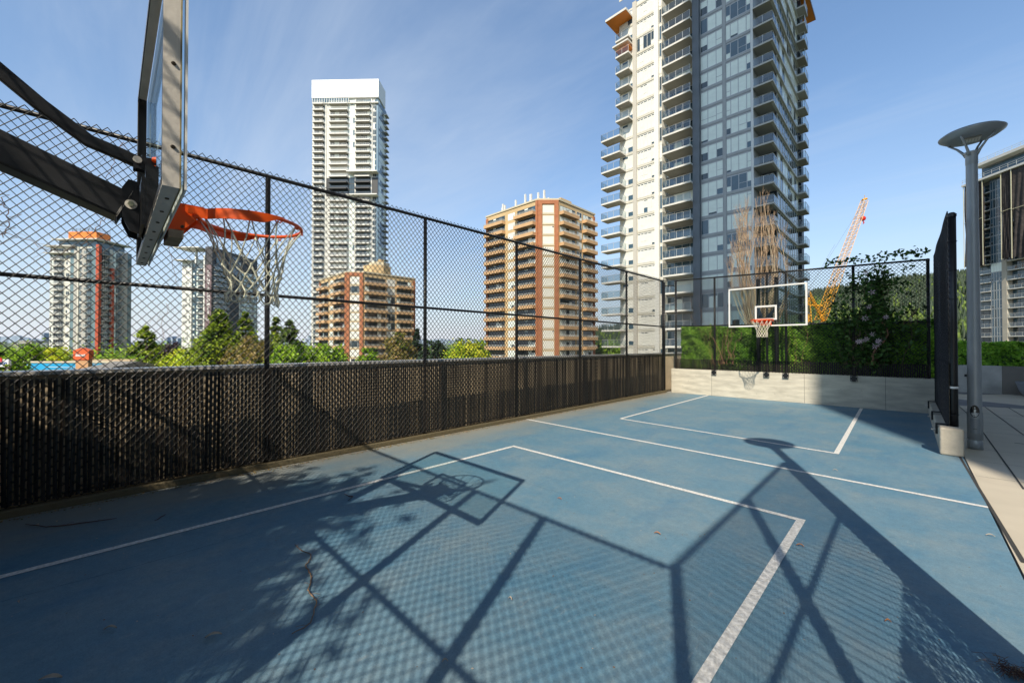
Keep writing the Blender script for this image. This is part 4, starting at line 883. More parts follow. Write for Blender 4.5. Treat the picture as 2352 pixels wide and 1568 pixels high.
# ------------------------------------------------ dark tower with vertical lettering
def dark_tower():
    Z=205.;st=2.85;O=atd(487,Z);a_=c2w(1,-.026).normalized();f=Face(O,a_);fs=Face(O,(-a_.y,a_.x));X=f.s_at;Y=fs.s_at
    B=Bld('dark_tower','charcoal and white tower with white vertical lettering behind the near net','residential towers around the court',O,rz=f.ang)
    dkp=mat('charcoal_panel',(.06,.06,.068),.6,var=.1,scale=.3);wp=mat('white_grid_wall',(.74,.73,.68),.6,var=.04,scale=.4);mau=mat('mauve_sign_panel',(.2,.14,.15),.6); bg=mat('blue_grey_glass',(.1,.14,.2),.15,spec=.8,var=.2,scale=.3)
    zt=hz(566,Z);zl=hz(604,Z);zw=hz(600,Z); xl=X(417);sr=Y(590)
    P_=lambda u,v:(O.x+f.a.x*u+fs.a.x*v,O.y+f.a.y*u+fs.a.y*v)
    xs=X(471)
    B.core([([P_(xl,0),P_(X(439),0),P_(X(439),16),P_(xl,16)],GZ,zw,wp),([P_(X(439)+.01,.4),P_(xs,.4),P_(xs,16),P_(X(439)+.01,16)],GZ,zl+2,mat('tower_glass_grey',(.12,.15,.16),.2,var=.2,scale=.4)),([P_(xs+.01,-.3),P_(0,-.3),P_(0,sr),P_(xs+.01,sr)],GZ,zt,dkp)])
    m=MB(); m.box((X(469),-.9,0),(X(472),-.31,zl-GZ+4),wp); m.box((X(472)+.01,-.55,hz(845,Z)-GZ if False else 2),(X(486),-.302,hz(608,Z)-GZ),mau)
    m.box((.002,Y(548),0),(.25,Y(551),hz(585,Z)-GZ),wp); m.build('facade_fin',B.root)
    wv=[win(X(438)-xl-.6,st-1.2,[0,.07,.2,.27,.42,.55,.62,.76,.84,1],wp,[glz,glz,blind],500+k,transom=False,fr=.18) for k in range(3)]
    wm=[win(X(453)-X(441),st-.3,3,muld,[glb,glz,blind],510+k) for k in range(3)]; b1=bal(X(468)-X(455),1.4,slabw,slabs,.4,'glass',1.1,.0,(1,1),2)
    ya,yb_=Y(489),Y(520); b2=bal(yb_-ya,1.5,mat('grey_balcony',(0,0,0)),slabs,.3,'glass',1.1,.0,(1,1),4); w6=[win(yb_-ya,st-.4,5,muld,[glz,glz,glb],520+k) for k in range(2)]
    yc,yd=Y(553),Y(588); b3=bal(yd-yc,1.5,slabw,slabs,.3,'glass',1.1,.0,(1,1),5); w7=[win(yd-yc,st-.4,6,mul,[glz,glb,blind],530+k) for k in range(2)]
    rnd=random.Random(3)
    for k in range(30):
        z=zl-.4-st*(k+1)
        if z<GZ: break
        B.put('window',[(rnd.choice(wv),None,None)],f,xl+.3,z+.6,.01); B.put('window',[(rnd.choice(wm),None,None)],f,X(441),z+.2,-.38); B.put('balcony',[(b1[0],b1[1],'railing')],f,X(455),z+.3,-.4)
        B.put('side_balcony',[(b2[0],b2[1],'railing')],fs,ya,z+.3); B.put('side_window',[(rnd.choice(w6),None,None)],fs,ya,z+.3,.01)
        if z<hz(600,Z): B.put('side_balcony',[(b3[0],b3[1],'railing')],fs,yc,z+.3); B.put('side_window',[(rnd.choice(w7),None,None)],fs,yc,z+.3,.01)
    for n_ in B.place: B.place[n_]=[(v[0],l,a) for v,l,a in B.place[n_]]
    B.finish()
    m=MB(); z=hz(572,Z)-GZ; m.box((X(412),-4,z),(xs-.5,6,z+.5),slabw); m.box((X(446),-.1,zl-GZ),(X(449),1,z),wp); m.box((X(455),0,zl-GZ),(X(468),6,z),mat('orange_penthouse',(0,0,0))) if False else None
    m.box((X(409),-3,zw-GZ+.1),(X(439),3,zw-GZ+.5),slabw); m.build('roof',B.root)
    m=MB(); m.box((.002,Y(495),zt-GZ-9),(.2,Y(512),zt-GZ-2.5),glb); 
    m.box((.002,Y(524),hz(620,Z)-GZ),(.15,Y(547),zt-GZ-2),bg); m.build('top_window',B.root)
    tm=mat('letter_white',(.8,.8,.78),.5)
    def word(txt,px,py0,dy,size,vert=True):
        for i,ch in enumerate(txt):
            if ch==' ': continue
            loc=(X(px),-.62,hz(py0+dy*i,Z)-GZ) if vert else (X(px+dy*i),-.62,hz(py0,Z)-GZ)
            textmesh('letter',ch,size,tm,B.root,loc,(pi/2,0,0),center=True)
    word('RENTALHOMES',479.6,628,9.23,2.15)
    word('Bcc',476,736,4.4,1.7,False)
dark_tower()
# ------------------------------------------------ tower under construction (right)
def site_tower():
    Z=126.;st=2.9; a=c2w(-.074,-1.); a.normalize(); O=atd(2420,112.)
    # face passing the surveyed line: left (far) end at px2240
    f=Face(O,a); X=f.s_at
    B=Bld('unfinished_tower','concrete and glass tower under construction with dark netting at the right edge','residential towers around the court',O)
    gc=mat('raw_concrete',(.48,.44,.37),.8,var=.12,scale=.4); net_=mat('dark_scaffold_net',(.055,.047,.045),.9,var=.3,scale=.8,bump=.6,bscale=1.2,dist=.3); strap=mat('net_strap',(.6,.58,.42),.7)
    zt=hz(400,124.); b_=f.n*-1; sl=X(2233); 
    p=lambda u,v:(O.x+f.a.x*u+b_.x*v,O.y+f.a.y*u+b_.y*v)
    B.core([([p(sl,1.6),p(-.0,1.6),p(0,20),p(sl,20)],GZ,zt,mat('recess_wall',(0,0,0))),([p(X(2302.7),0),p(X(2314),0),p(X(2314),1.59),p(X(2302.7),1.59)],GZ,zt,gc),([p(X(2276.5),.2),p(X(2302),.2),p(X(2302),1.59),p(X(2276.5),1.59)],GZ,zt-.5,mat('blue_grey_glass',(0,0,0)))])
    w1=[win(X(2302)-X(2277.5),st-.15,4,mul,[glz,glb,glb,blind],600+k) for k in range(4)]; w2=[win(-X(2316),st-.3,6,muld,[glz,glb,glz],610+k) for k in range(3)]; w3=[win(X(2276)-sl-.2,st-.3,3,muld,[glz,glb],620+k) for k in range(3)]
    b1=bal(X(2276)-sl,1.5,slabw,slabs,.28,'glass',1.1,0,(1,0),3);b2=bal(-X(2315),1.5,slabw,slabs,.28,'glass',1.1,0,(0,1),6)
    rnd=random.Random(8)
    for k in range(30):
        z=zt-1.-st*(k+1)
        if z<GZ: break
        B.put('window',[(rnd.choice(w1),None,None)],f,X(2277.5),z+.1,-.19);B.put('balcony_window',[(rnd.choice(w2),None,None)],f,X(2316),z+.1,-1.59);B.put('balcony_window',[(rnd.choice(w3),None,None)],f,sl+.1,z+.1,-1.59)
        B.put('balcony',[(b1[0],b1[1],'railing')],f,sl,z+.1,-1.55);B.put('balcony',[(b2[0],b2[1],'railing')],f,X(2315),z+.1,-1.55)
    for n_ in B.place: B.place[n_]=[(v[0],l,a_) for v,l,a_ in B.place[n_]]
    B.finish()
    R=lambda u,v:(f.a.x*u+b_.x*v,f.a.y*u+b_.y*v)
    def slab(u0,u1,v0,v1,z0,z1,mt,mm): mm.prism([R(u0,v0),R(u1,v0),R(u1,v1),R(u0,v1)],z0-GZ,z1-GZ,mt)
    m=MB(); slab(sl-.6,.2,-2.2,20,zt,zt+.6,slabw,m); slab(X(2258),.0,.3,12,zt+.92,zt+4.6,mat('recess_wall',(0,0,0)),m); slab(X(2262),.0,.2,.29,zt+1.2,zt+4.2,glb,m); slab(X(2256),.4,-2.6,12,zt+4.61,zt+5.5,slabw,m); m.build('roof',B.root)
    m=MB()
    for z0,u0,v in ((zt+.9,sl-.5,-2.),(zt+5.5,X(2257),-2.4)):
        for h in (.6,1.2): m.tube([(*R(u0,v),z0-GZ+h),(*R(.2,v),z0-GZ+h)],.05,rail_m,4)
        u=u0
        while u<.2: m.tube([(*R(u,v),z0-GZ),(*R(u,v),z0-GZ+1.2)],.05,rail_m,4); u+=2.2
    m.build('roof_railing',B.root)
    def netp(u0,u1,z0,z1,nm):
        m=MB(); n=26; k=14; vs=[]
        for i in range(n+1):
            for j in range(k+1):
                u=u0+(u1-u0)*i/n; z=z1+(z0-z1)*j/k; v=-1.6-.28*sin(i*1.3+j*.5)*(.3+j/k)-.15*sin(i*3.1)
                vs.append((*R(u,v),z-GZ+.4*sin(i*.9)*(1 if j==k else 0)))
        m.add(vs,[(i*(k+1)+j,(i+1)*(k+1)+j,(i+1)*(k+1)+j+1,i*(k+1)+j+1) for i in range(n) for j in range(k)],net_); o=m.build('netting',B.root,smooth=True)
        m=MB()
        for u in (u0,u1): m.tube([(*R(u,-1.95),z0-GZ),(*R(u,-1.95),z1-GZ)],.09,strap,4)
        m.tube([(*R(u0,-1.98),(z0*.45+z1*.55)-GZ),(*R(u1,-1.98),(z0*.45+z1*.55)-GZ+.3)],.08,strap,4); m.build('strap',o)
    netp(sl-.2,X(2264),hz(611,130),zt-.1,0); netp(X(2264.5),X(2275.5),hz(611,130),zt-.1,0); netp(X(2319),X(2343),hz(593,121),zt-.1,0); netp(X(2343.5),0,hz(593,120),zt-.1,0)
site_tower()
# ------------------------------------------------ tower behind the camera that shades the right side of the plaza
def shade_tower():
    O=Vector((10.6,-13.9)); B=Bld('shading_tower','tall glass tower behind and right of the camera, out of view, shading the plaza','residential towers around the court',O)
    w=26;d=20;h=150
    B.core([([(O.x,O.y),(O.x+w,O.y),(O.x+w,O.y+d),(O.x,O.y+d)],GZ,GZ+h,mat('tower_grey_panel',(0,0,0)))])
    m=MB()
    for k in range(48): z=3*k+3; m.box((0.02,0.02,z),(w-.02,-.06,z+.3),slabw); m.box((w+.06,.02,z),(w,d-.02,z+.3),slabw); m.box((.03,d,z),(w-.02,d+.06,z+.3),slabw)
    m.build('floor_band',B.root)
shade_tower()
def sky_blockers():  # unseen blocks added to cut sky light falling on the court
    for nm,lb,x0,x1,y0,y1,h in (('rear_sky_blocker','added mid-rise block behind the camera, out of view, cutting sky light',-48,8,-56,-27,20),('side_sky_blocker','added tall block right of the plaza, out of view, cutting sky light',15,32,7.5,27,62)):
        O=Vector((x0,y0)); B=Bld(nm,lb,None,O); B.core([([(x0,y0),(x1,y0),(x1,y1),(x0,y1)],GZ,h,mat('pale_tower_wall',(.62,.6,.52),.7,var=.05,scale=.3) if h<30 else mat('tower_grey_panel',(0,0,0)))])
        m=MB()
        for k in range(int((h-GZ)/3)):
            z=3*k+1.2
            for i in range(int((x1-x0)/4)): m.quad([(i*4+1,y1-y0+.03,z),(i*4+3,y1-y0+.03,z),(i*4+3,y1-y0+.03,z+1.5),(i*4+1,y1-y0+.03,z+1.5)],glz)
        m.build('windows',B.root)
sky_blockers()
# ------------------------------------------------ small distant buildings
def lowbox(name,label,pxl,pxr,ytop,Z,mt,deep=20,zb=GZ,group=None,wins=None,cat='building',rz=None):
    a=atd(pxl,Z);b=atd(pxr,Z); d=(b-a); n=Vector((-d.y,d.x)).normalized()*deep; zt=hz(ytop,Z)
    root=empty(name,(a.x,a.y,zb),label,cat,group); m=MB(); q=[(0,0),d[:],(d+n)[:],n[:]]; m.prism(q,0,zt-zb,mt); m.build('wall',root)
    if wins:
        m=MB(); nx,nz,wm=wins; f=Face(a,d); 
        for j in range(nz):
            for i in range(nx):
                u0=d.length*(i+.2)/nx;u1=d.length*(i+.8)/nx;z1=(zt-zb)-(j+.25)*2.9;z0=z1-1.5
                p=lambda u:(f.a*u-f.n*-.08)
                c0=f.a*u0+f.n*.08;c1=f.a*u1+f.n*.08; m.quad([(c0.x,c0.y,z0),(c1.x,c1.y,z0),(c1.x,c1.y,z1),(c0.x,c0.y,z1)],wm)
        m.build('windows',root)
    return root,f if wins else Face(a,d),d.length,zt-zb
cr=mat('hazy_cream_block',(.45,.41,.36),.9,var=.05,scale=.1,spec=.1);gr=mat('hazy_grey_block',(.3,.32,.36),.9,spec=.1);bl=mat('hazy_blue_tower',(.34,.41,.52),.9,spec=.1);hw_=mat('hazy_window',(.16,.18,.22),.6)  # distance haze is mixed into these base colours
G='distant city blocks on the horizon'
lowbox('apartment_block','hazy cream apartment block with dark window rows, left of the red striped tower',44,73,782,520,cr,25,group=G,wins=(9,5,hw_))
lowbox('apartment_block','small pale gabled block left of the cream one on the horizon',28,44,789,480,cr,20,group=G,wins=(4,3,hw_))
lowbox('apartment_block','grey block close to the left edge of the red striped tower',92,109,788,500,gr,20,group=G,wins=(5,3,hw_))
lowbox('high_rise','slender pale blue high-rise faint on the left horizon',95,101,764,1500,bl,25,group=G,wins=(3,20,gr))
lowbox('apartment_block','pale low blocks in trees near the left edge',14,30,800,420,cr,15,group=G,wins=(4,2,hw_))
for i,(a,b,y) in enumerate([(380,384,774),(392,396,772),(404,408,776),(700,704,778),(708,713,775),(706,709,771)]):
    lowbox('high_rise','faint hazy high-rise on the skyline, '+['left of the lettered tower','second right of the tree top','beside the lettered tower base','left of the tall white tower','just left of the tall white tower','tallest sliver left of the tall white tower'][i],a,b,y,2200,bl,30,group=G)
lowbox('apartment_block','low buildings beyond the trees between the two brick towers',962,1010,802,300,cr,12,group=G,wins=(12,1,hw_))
# store with blue roof sign
blu=mat('blue_store_fascia',(.02,.33,.62),.5,var=.15,scale=.3); roofb=mat('brown_shingle_roof',(.22,.16,.12),.9,var=.25,scale=1.5,bump=.4); roofg=mat('grey_membrane_roof',(.25,.24,.23),.9,var=.15,scale=.5)
def store():
    Z=95.;a=atd(-60,Z);b=atd(330,Z);d=b-a;n=Vector((-d.y,d.x)).normalized();root=empty('store',(a.x,a.y,GZ),'long low store with bright blue fascia below the red striped tower','building')
    f=Face(a,d);u=lambda px:f.s_at(px); zt=hz(833,Z)-GZ; zb=hz(853,Z)-GZ
    m=MB(); m.prism([(0,0),d[:],(d+n*30)[:],(n*30)[:]],0,zt-.1,mat('tan_render',(0,0,0))); m.build('wall',root)
    m=MB(); q=[f.a*u(28)+f.n*.3,f.a*u(307)+f.n*.3,f.a*u(307)+f.n*.01,f.a*u(28)+f.n*.01]; m.prism([x[:] for x in q],zb,zt,blu); fa=m.build('fascia',root)
    m=MB(); m.prism([(f.a*s+f.n*.5)[:] for s in (0,d.length)]+[(f.a*s-f.n*2)[:] for s in (d.length,0)],zt+.01,zt+.35,mat('cream_bay',(0,0,0))); m.build('parapet',root)
    m=MB()
    m.tube([(*(f.a*u(110)+f.n*.35),zb+1.1),(*(f.a*u(200)+f.n*.35),zb+.9),(*(f.a*u(228)+f.n*.35),zt)],.07,white,4); m.build('trim',fa)
    p=f.a*u(36)+f.n*.4; textmesh('letters','FRESCO',1.15,mat('letter_white',(.8,.8,.78)),fa,(p.x,p.y,zt-1.25),(pi/2,0,f.ang),.08,.02)
store()
def awning_roof(label,px0,px1,y0,y1,Z,mt,name='shingle_roof_building'):
    a=atd(px0,Z);b=atd(px1,Z);d=b-a;n=Vector((-d.y,d.x)).normalized()*14; zt=hz(y0,Z+8)-GZ; zb=hz(y1,Z)-GZ; root=empty(name,(a.x,a.y,GZ),label,'building')
    m=MB(); m.prism([(0,0),d[:],(d+n)[:],n[:]],0,zb-.3,mat('tan_render',(0,0,0))); m.build('wall',root)
    m=MB(); e=n.normalized(); q0=[(0,0,zb-.29),(d.x,d.y,zb-.29)]; h=n*.5; m.add([(*(-e),zb-.29),(*(d-e),zb-.29),(*(d+n+e),zb-.29),(*(n+e),zb-.29),(*(h+d*.04),zt),(*(d*.96+h),zt)],[(0,1,5,4),(1,2,5),(2,3,4,5),(3,0,4),(0,3,2,1)],mt); m.build('roof',root)
awning_roof('low shingle roofed building in front of the blue store',-80,150,852,862,60,roofb)
awning_roof('low building with grey hipped roof behind the left parapet',158,222,829,851,62,roofg)
awning_roof('long low tan roofed building right of the grey hipped roof',225,560,841,852,66,roofb)
# orange sign tower
def sign_pylon():
    Z=80.;a=atd(174,Z);b=atd(203,Z);d=b-a;root=empty('sign_tower',(a.x,a.y,GZ),'orange topped tan sign tower with white oval lettering in front of the red striped tower','sign');f=Face(a,d);n=-f.n
    zt=hz(801,Z)-GZ
    m=MB(); m.prism([(0,0),d[:],(d+n*.8)[:],(n*.8)[:]],0,zt-2.2,mat('tan_tower_render',(.55,.3,.15),.8)); m.build('wall',root)
    m=MB(); e=f.a*.3; h=f.n*.2; m.prism([(h-e)[:],(d+h+e)[:],(d+n*.8+e)[:],(n*.8-e)[:]],zt-2.19,zt-.3,mat('orange_sign',(.72,.12,.03),.5)); 
    m.add([(*(h-e),zt-.29),(*(d+h+e),zt-.29),(*(d*.5+h),zt+.2),(*(d+n*.8+e),zt-.29),(*(n*.8-e),zt-.29),(*(d*.5+n*.8),zt+.2)],[(0,1,2),(1,3,5,2),(3,4,5),(4,0,2,5)],mat('orange_sign',(0,0,0))); sg=m.build('sign_box',root)
    p=d*.5+f.n*.3; textmesh('letters','Select',.8,mat('letter_white',(0,0,0)),sg,(p.x,p.y,zt-1.5),(pi/2,0,f.ang),.03,.02,True)
sign_pylon()
def pole_sign():
    Z=70.;a=atd(-30,Z);b=atd(20,Z);d=b-a;f=Face(a,d);root=empty('pole_sign',(a.x,a.y,GZ),'white roadside sign with blue letters and red burst at the left picture edge','sign');zt=hz(825,Z)-GZ;zb=hz(842,Z)-GZ
    m=MB(); m.prism([(0,0),d[:],(d-f.n*.4)[:],(-f.n*.4)[:]],zb,zt,white); sg=m.build('panel',root)
    m=MB(); 
    for t in (.1,.9): p=d*t-f.n*.2; m.tube([(p.x,p.y,0),(p.x,p.y,zb)],.12,mul,8)
    m.build('post',root)
    p=f.a*(f.s_at(2)-.2)+f.n*.05; textmesh('letters','sco',1.0,mat('sign_blue',(.02,.08,.3),.5),sg,(p.x,p.y,zt-.95),(pi/2,0,f.ang),.02,.03)
    m=MB(); p=f.a*f.s_at(4)+f.n*.1; vs=[(p.x,p.y,zt-.1)]; 
    for k in range(20): r=.6 if k%2 else .28; t=2*pi*k/20; q=p+f.a*(r*.5*cos(t)); vs.append((q.x,q.y,zt-.1+r*sin(t)))
    m.add(vs,[(0,k+1,(k+1)%20+1) for k in range(20)],mat('sign_red',(.6,.02,.03),.5)); m.build('emblem',sg)
pole_sign()
# ================================================================== CRANE
def crane():
    Z=150.; ye=mat('crane_yellow',(.75,.36,.02),.5,var=.1,scale=1); pk=mat('crane_pale_orange',(.8,.52,.3),.6)
    b0=atd(1888,Z); root=empty('construction_crane',(b0.x,b0.y,GZ),'yellow lattice boom crane rising behind the fence and hedge','crane')
    def P_(px,py,dz=0): a=atd(px,Z+dz); return Vector((a.x-b0.x,a.y-b0.y,hz(py,Z+dz)-GZ))
    def lattice(p0,p1,w0,w1,n,mt,name,r=.13):
        d=(p1-p0).normalized(); a=d.cross(Vector((0,0,1))).normalized(); b=d.cross(a); A=[];Bb=[];R=[]
        c=lambda t,k:(p0.lerp(p1,t)+(a*(1,-1,-1,1)[k]+b*(1,1,-1,-1)[k])*(w0+(w1-w0)*t)/2)
        for k in range(4): A.append(c(0,k));Bb.append(c(1,k));R.append(r)
        for i in range(n):
            t0=i/n;t1=(i+1)/n
            for k in range(4):
                j=(k+1)%4
                A.append(c(t0,k if i%2 else j));Bb.append(c(t1,j if i%2 else k));R.append(r*.55); A.append(c(t1,k));Bb.append(c(t1,j));R.append(r*.5)
        V,Fq=seg_tubes([v[:] for v in A],[v[:] for v in Bb],np.array(R),4); return npmesh(name,V,Fq,None,[mt],root)
    top=P_(1989,460); mid=P_(1928,622); base=P_(1884,737)
    lattice(base,mid,2.5,2.2,12,ye,'boom_base'); lattice(mid,top,2.2,1.5,26,pk,'boom')
    lattice(P_(1858,740),P_(1856,668),1.3,.6,8,ye,'mast',.16); lattice(P_(1893,738),P_(1857,668),.7,.6,9,ye,'mast',.14)
    m=MB(); 
    for q,w in (((1856,668),(1920,560)),((1857,668),(1989,460))): m.tube([P_(*q),P_(*w)],.035,muld,4)
    m.tube([P_(1856,700),P_(1890,702)],.3,ye,6); m.build('cable',root)
    m=MB(); m.tube([P_(1984,458),P_(1994,455)],.4,ye,6); m.tube([P_(1989,455),P_(1989,447)],.08,ye,4); m.build('boom_tip',root)
    m=MB(); m.tube([P_(1988,462),P_(1985,496)],.05,muld,4); c=P_(1985,501); red=mat('hook_red',(.6,.02,.01),.5); m.lathe([(.001,-1.),(.7,-.6),(.9,0),(.7,.6),(.3,.9),(.001,1.)],c,red,10); m.tube([c+Vector((0,0,-1)),c+Vector((.3,0,-1.6)),c+Vector((0,0,-2))],.2,red,5); m.build('hook_block',root)
    m=MB(); a=P_(1872,740); m.box((-9,-3,0),(2,4,hz(745,Z)-GZ),ye); m.build('cab',root)
crane()
# ================================================================== VEGETATION
def leafmat(name,c,tr=.25,rough=.55):
    m=mat(name,c,rough,spec=.35); N,L,b=nodesof(m)
    out=[n for n in N if n.type=='OUTPUT_MATERIAL'][0]; t=N.new('ShaderNodeBsdfTranslucent'); t.inputs[0].default_value=(min(1,c[0]*1.6),min(1,c[1]*1.7),c[2]*.8,1); mx=N.new('ShaderNodeMixShader'); mx.inputs[0].default_value=tr
    L.new(b.outputs[0],mx.inputs[1]);L.new(t.outputs[0],mx.inputs[2]);L.new(mx.outputs[0],out.inputs[0]); return m
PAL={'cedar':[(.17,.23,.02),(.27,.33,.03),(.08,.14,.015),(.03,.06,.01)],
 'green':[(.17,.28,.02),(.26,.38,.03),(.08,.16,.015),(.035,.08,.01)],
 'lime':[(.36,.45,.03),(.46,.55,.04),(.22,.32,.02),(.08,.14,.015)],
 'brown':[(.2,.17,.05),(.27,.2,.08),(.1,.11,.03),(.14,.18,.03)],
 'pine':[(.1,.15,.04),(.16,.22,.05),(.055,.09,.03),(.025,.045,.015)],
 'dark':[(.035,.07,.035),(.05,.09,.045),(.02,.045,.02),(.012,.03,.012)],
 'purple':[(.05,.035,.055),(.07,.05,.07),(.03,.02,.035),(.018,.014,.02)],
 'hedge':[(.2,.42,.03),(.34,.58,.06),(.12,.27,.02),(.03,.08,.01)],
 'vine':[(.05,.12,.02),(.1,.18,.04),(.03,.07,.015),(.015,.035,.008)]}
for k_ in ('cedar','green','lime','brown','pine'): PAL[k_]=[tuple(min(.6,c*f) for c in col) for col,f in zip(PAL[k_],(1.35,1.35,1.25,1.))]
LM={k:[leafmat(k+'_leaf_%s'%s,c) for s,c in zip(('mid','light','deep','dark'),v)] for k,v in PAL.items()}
bark=mat('bark',(.09,.06,.04),.9,var=.3,scale=6,bump=.5); 
def crown_points(kind,h,w,n,rnd):
    """returns cluster centres (k,3), radii, in crown space z 0..h"""
    C=[];R=[]
    k=n
    for i in range(k):
        if kind=='cone':
            z=rnd.random()**1.15; r=w/2*(1-z)**.8*(.55+.45*rnd.random()**.5)*(1+.18*sin(z*23)); t=rnd.random()*2*pi
            C.append((r*cos(t),r*sin(t),h*(.02+.96*z))); R.append(w*.11*(1.15-z*.8))
        elif kind=='round':
            t=rnd.random()*2*pi; u=rnd.uniform(-.75,1); rr=(.6+.4*rnd.random()**.5)*(1+.16*sin(3*t+u*4)); s=sqrt(max(0,1-u*u)); C.append((w/2*rr*s*cos(t),w/2*rr*s*sin(t),h*(.5+.47*u*rr))); R.append(w*.11)
        else: # pine: layered plates
            lay=rnd.randrange(7); z=.15+.8*lay/6.; r=w/2*(1.05-z)*(.3+.7*rnd.random())*(1 if lay%2 else .8); t=rnd.random()*2*pi+lay; C.append((r*cos(t),r*sin(t),h*z+rnd.uniform(-.02,.02)*h)); R.append(w*.09)
    return np.array(C),np.array(R)
def tree(name,label,px,ytop,wpx,Z,kind,pal,leaf=.22,ncl=90,per=60,group='trees beyond the left fence',seed=1,zbase=GZ,crown_frac=.8,loc=None,zt=None,w=None):
    rnd=random.Random(seed); np.random.seed(seed)
    a=loc or atd(px,Z); zt=zt or hz(ytop,Z); w=w or wpx/F*Z; ht=zt-zbase; ch=ht*crown_frac; cb=ht-ch
    root=empty(name,(a[0],a[1],zbase),label,'tree',group)
    m=MB(); tr=max(.12,w*.035); m.tube([(0,0,-.3),(.1,0,ht*.3),(0,.1,ht*.6),(0,0,ht*(.95 if kind!='round' else .75))],[tr*1.3,tr,tr*.6,tr*.12],bark,8)
    C,R=crown_points(kind,ch,w,ncl,rnd); C=C+np.array([0,0,cb])
    for i in range(0,len(C),max(1,len(C)//16)):
        c=C[i]; z0=min(c[2],max(cb*.8,c[2]-w*.18)); m.tube([(0,0,z0),(c[0]*.5,c[1]*.5,(z0+c[2])/2),tuple(c)],[tr*.35,tr*.2,tr*.06],bark,5)
    m.build('trunk',root,smooth=True)
    n=ncl*per; idx=np.repeat(np.arange(ncl),per); sc=np.array([1,1,.62 if kind!='round' else .8])
    Pn=C[idx]+np.random.normal(size=(n,3))*R[idx][:,None]*.62*sc
    if kind=='cone': Pn[:,2]-=.35*np.linalg.norm(Pn[:,:2]-C[idx][:,:2],axis=1)
    Pn[:,2]=np.minimum(Pn[:,2],ht*1.005)
    out=Pn-np.array([0,0,cb+ch*.4]); out/=np.linalg.norm(out,axis=1)[:,None]+1e-6
    V,Fq=leaf_quads(Pn,leaf,out,.9)
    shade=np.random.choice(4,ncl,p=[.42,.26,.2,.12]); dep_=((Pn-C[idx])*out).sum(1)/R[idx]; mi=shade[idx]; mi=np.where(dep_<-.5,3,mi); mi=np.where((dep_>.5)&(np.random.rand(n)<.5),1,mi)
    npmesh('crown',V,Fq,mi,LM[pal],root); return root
T=[('conifer_tree','bright double topped cedar standing between the red striped tower and the lettered tower',335,747,76,88,'cone','cedar',.26,120,70),
('purple_leaf_tree','dark purple-leaved tree left of the lettered tower',388,786,46,110,'round','purple',.3,60,50),
('broadleaf_tree','yellow-green bushy tree below the lettered tower',432,803,90,75,'round','lime',.24,110,60),
('conifer_tree','big sunlit cedar in front of the lettered tower, under the near net',502,708,112,72,'cone','cedar',.24,190,80),
('conifer_tree','narrower cedar between the near net and the fence post',563,714,66,84,'cone','cedar',.25,120,70),
('broadleaf_tree','brown and green tree under the near net, left of the fence post',572,772,78,66,'round','brown',.2,120,60),
('broadleaf_tree','small bright green tree just left of the fence post',606,776,52,70,'round','green',.22,80,60),
('conifer_tree','cedar partly behind the second fence post',634,720,50,86,'cone','cedar',.25,100,70),
('pine_tree','layered dark pine right of the fence post',664,733,78,80,'cone','pine',.25,130,60),
('broadleaf_tree','bright green bushy tree at the foot of the pine',668,785,72,66,'round','green',.22,110,60),
('red_leaf_shrub','small reddish shrub below the tall white tower',708,828,34,64,'round','brown',.15,50,50),
('broadleaf_tree','round green tree left of the shorter brick tower base',752,790,84,70,'round','green',.24,130,60),
('broadleaf_tree','green rounded tree in front of the shorter brick tower',848,801,54,72,'round','green',.22,90,60),
('broadleaf_tree','olive brown tree in front of the right side of the shorter brick tower',918,766,62,70,'round','brown',.22,140,60),
('conifer_tree','dark green conifer immediately right of the shorter brick tower',958,752,40,95,'cone','dark',.28,90,60),
('broadleaf_tree','dark broad tree right of the dark conifer',998,783,58,90,'round','dark',.28,90,60),
('broadleaf_tree','bright green tree left of the taller brick tower',1074,778,88,80,'round','lime',.26,130,60),
('broadleaf_tree','small green tree against the left side of the taller brick tower',1100,790,50,86,'round','green',.24,80,50),
('conifer_tree','dark conifer at the right foot of the taller brick tower',1374,790,22,100,'cone','dark',.28,60,50),
('broadleaf_tree','green tree left of the big glass tower base',1395,782,70,130,'round','green',.35,80,50),
('broadleaf_tree','pale green tree at the far left edge',12,803,60,85,'round','green',.28,80,50),
('broadleaf_tree','upright light green tree on the left, above the blue store sign',74,790,36,100,'round','green',.28,70,50),
('broadleaf_tree','green tree between the left edge and the blue store sign',38,812,42,98,'round','green',.28,70,50),
('broadleaf_tree','yellow-green tree at the left foot of the red striped tower',122,798,50,110,'round','lime',.3,80,50),
('broadleaf_tree','bright bush in front of the blue store sign',16,838,26,60,'round','lime',.16,60,50),
('broadleaf_tree','small dark green bush at the foot of the red striped tower',205,822,60,125,'round','green',.3,60,50)]
for i,t in enumerate(T):
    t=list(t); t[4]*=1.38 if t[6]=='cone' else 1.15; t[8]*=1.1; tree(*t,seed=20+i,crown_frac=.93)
# shade tree behind the end fence (its shadow lies on the left of the court)
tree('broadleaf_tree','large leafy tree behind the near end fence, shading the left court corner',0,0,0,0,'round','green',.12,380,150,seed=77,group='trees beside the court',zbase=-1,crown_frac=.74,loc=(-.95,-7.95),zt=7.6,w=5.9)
tree('broadleaf_tree','second leafy tree behind the near left fence corner',0,0,0,0,'round','green',.12,380,150,seed=78,group='trees beside the court',zbase=-1,crown_frac=.7,loc=(-5.3,-8.45),zt=7.5,w=6.6)
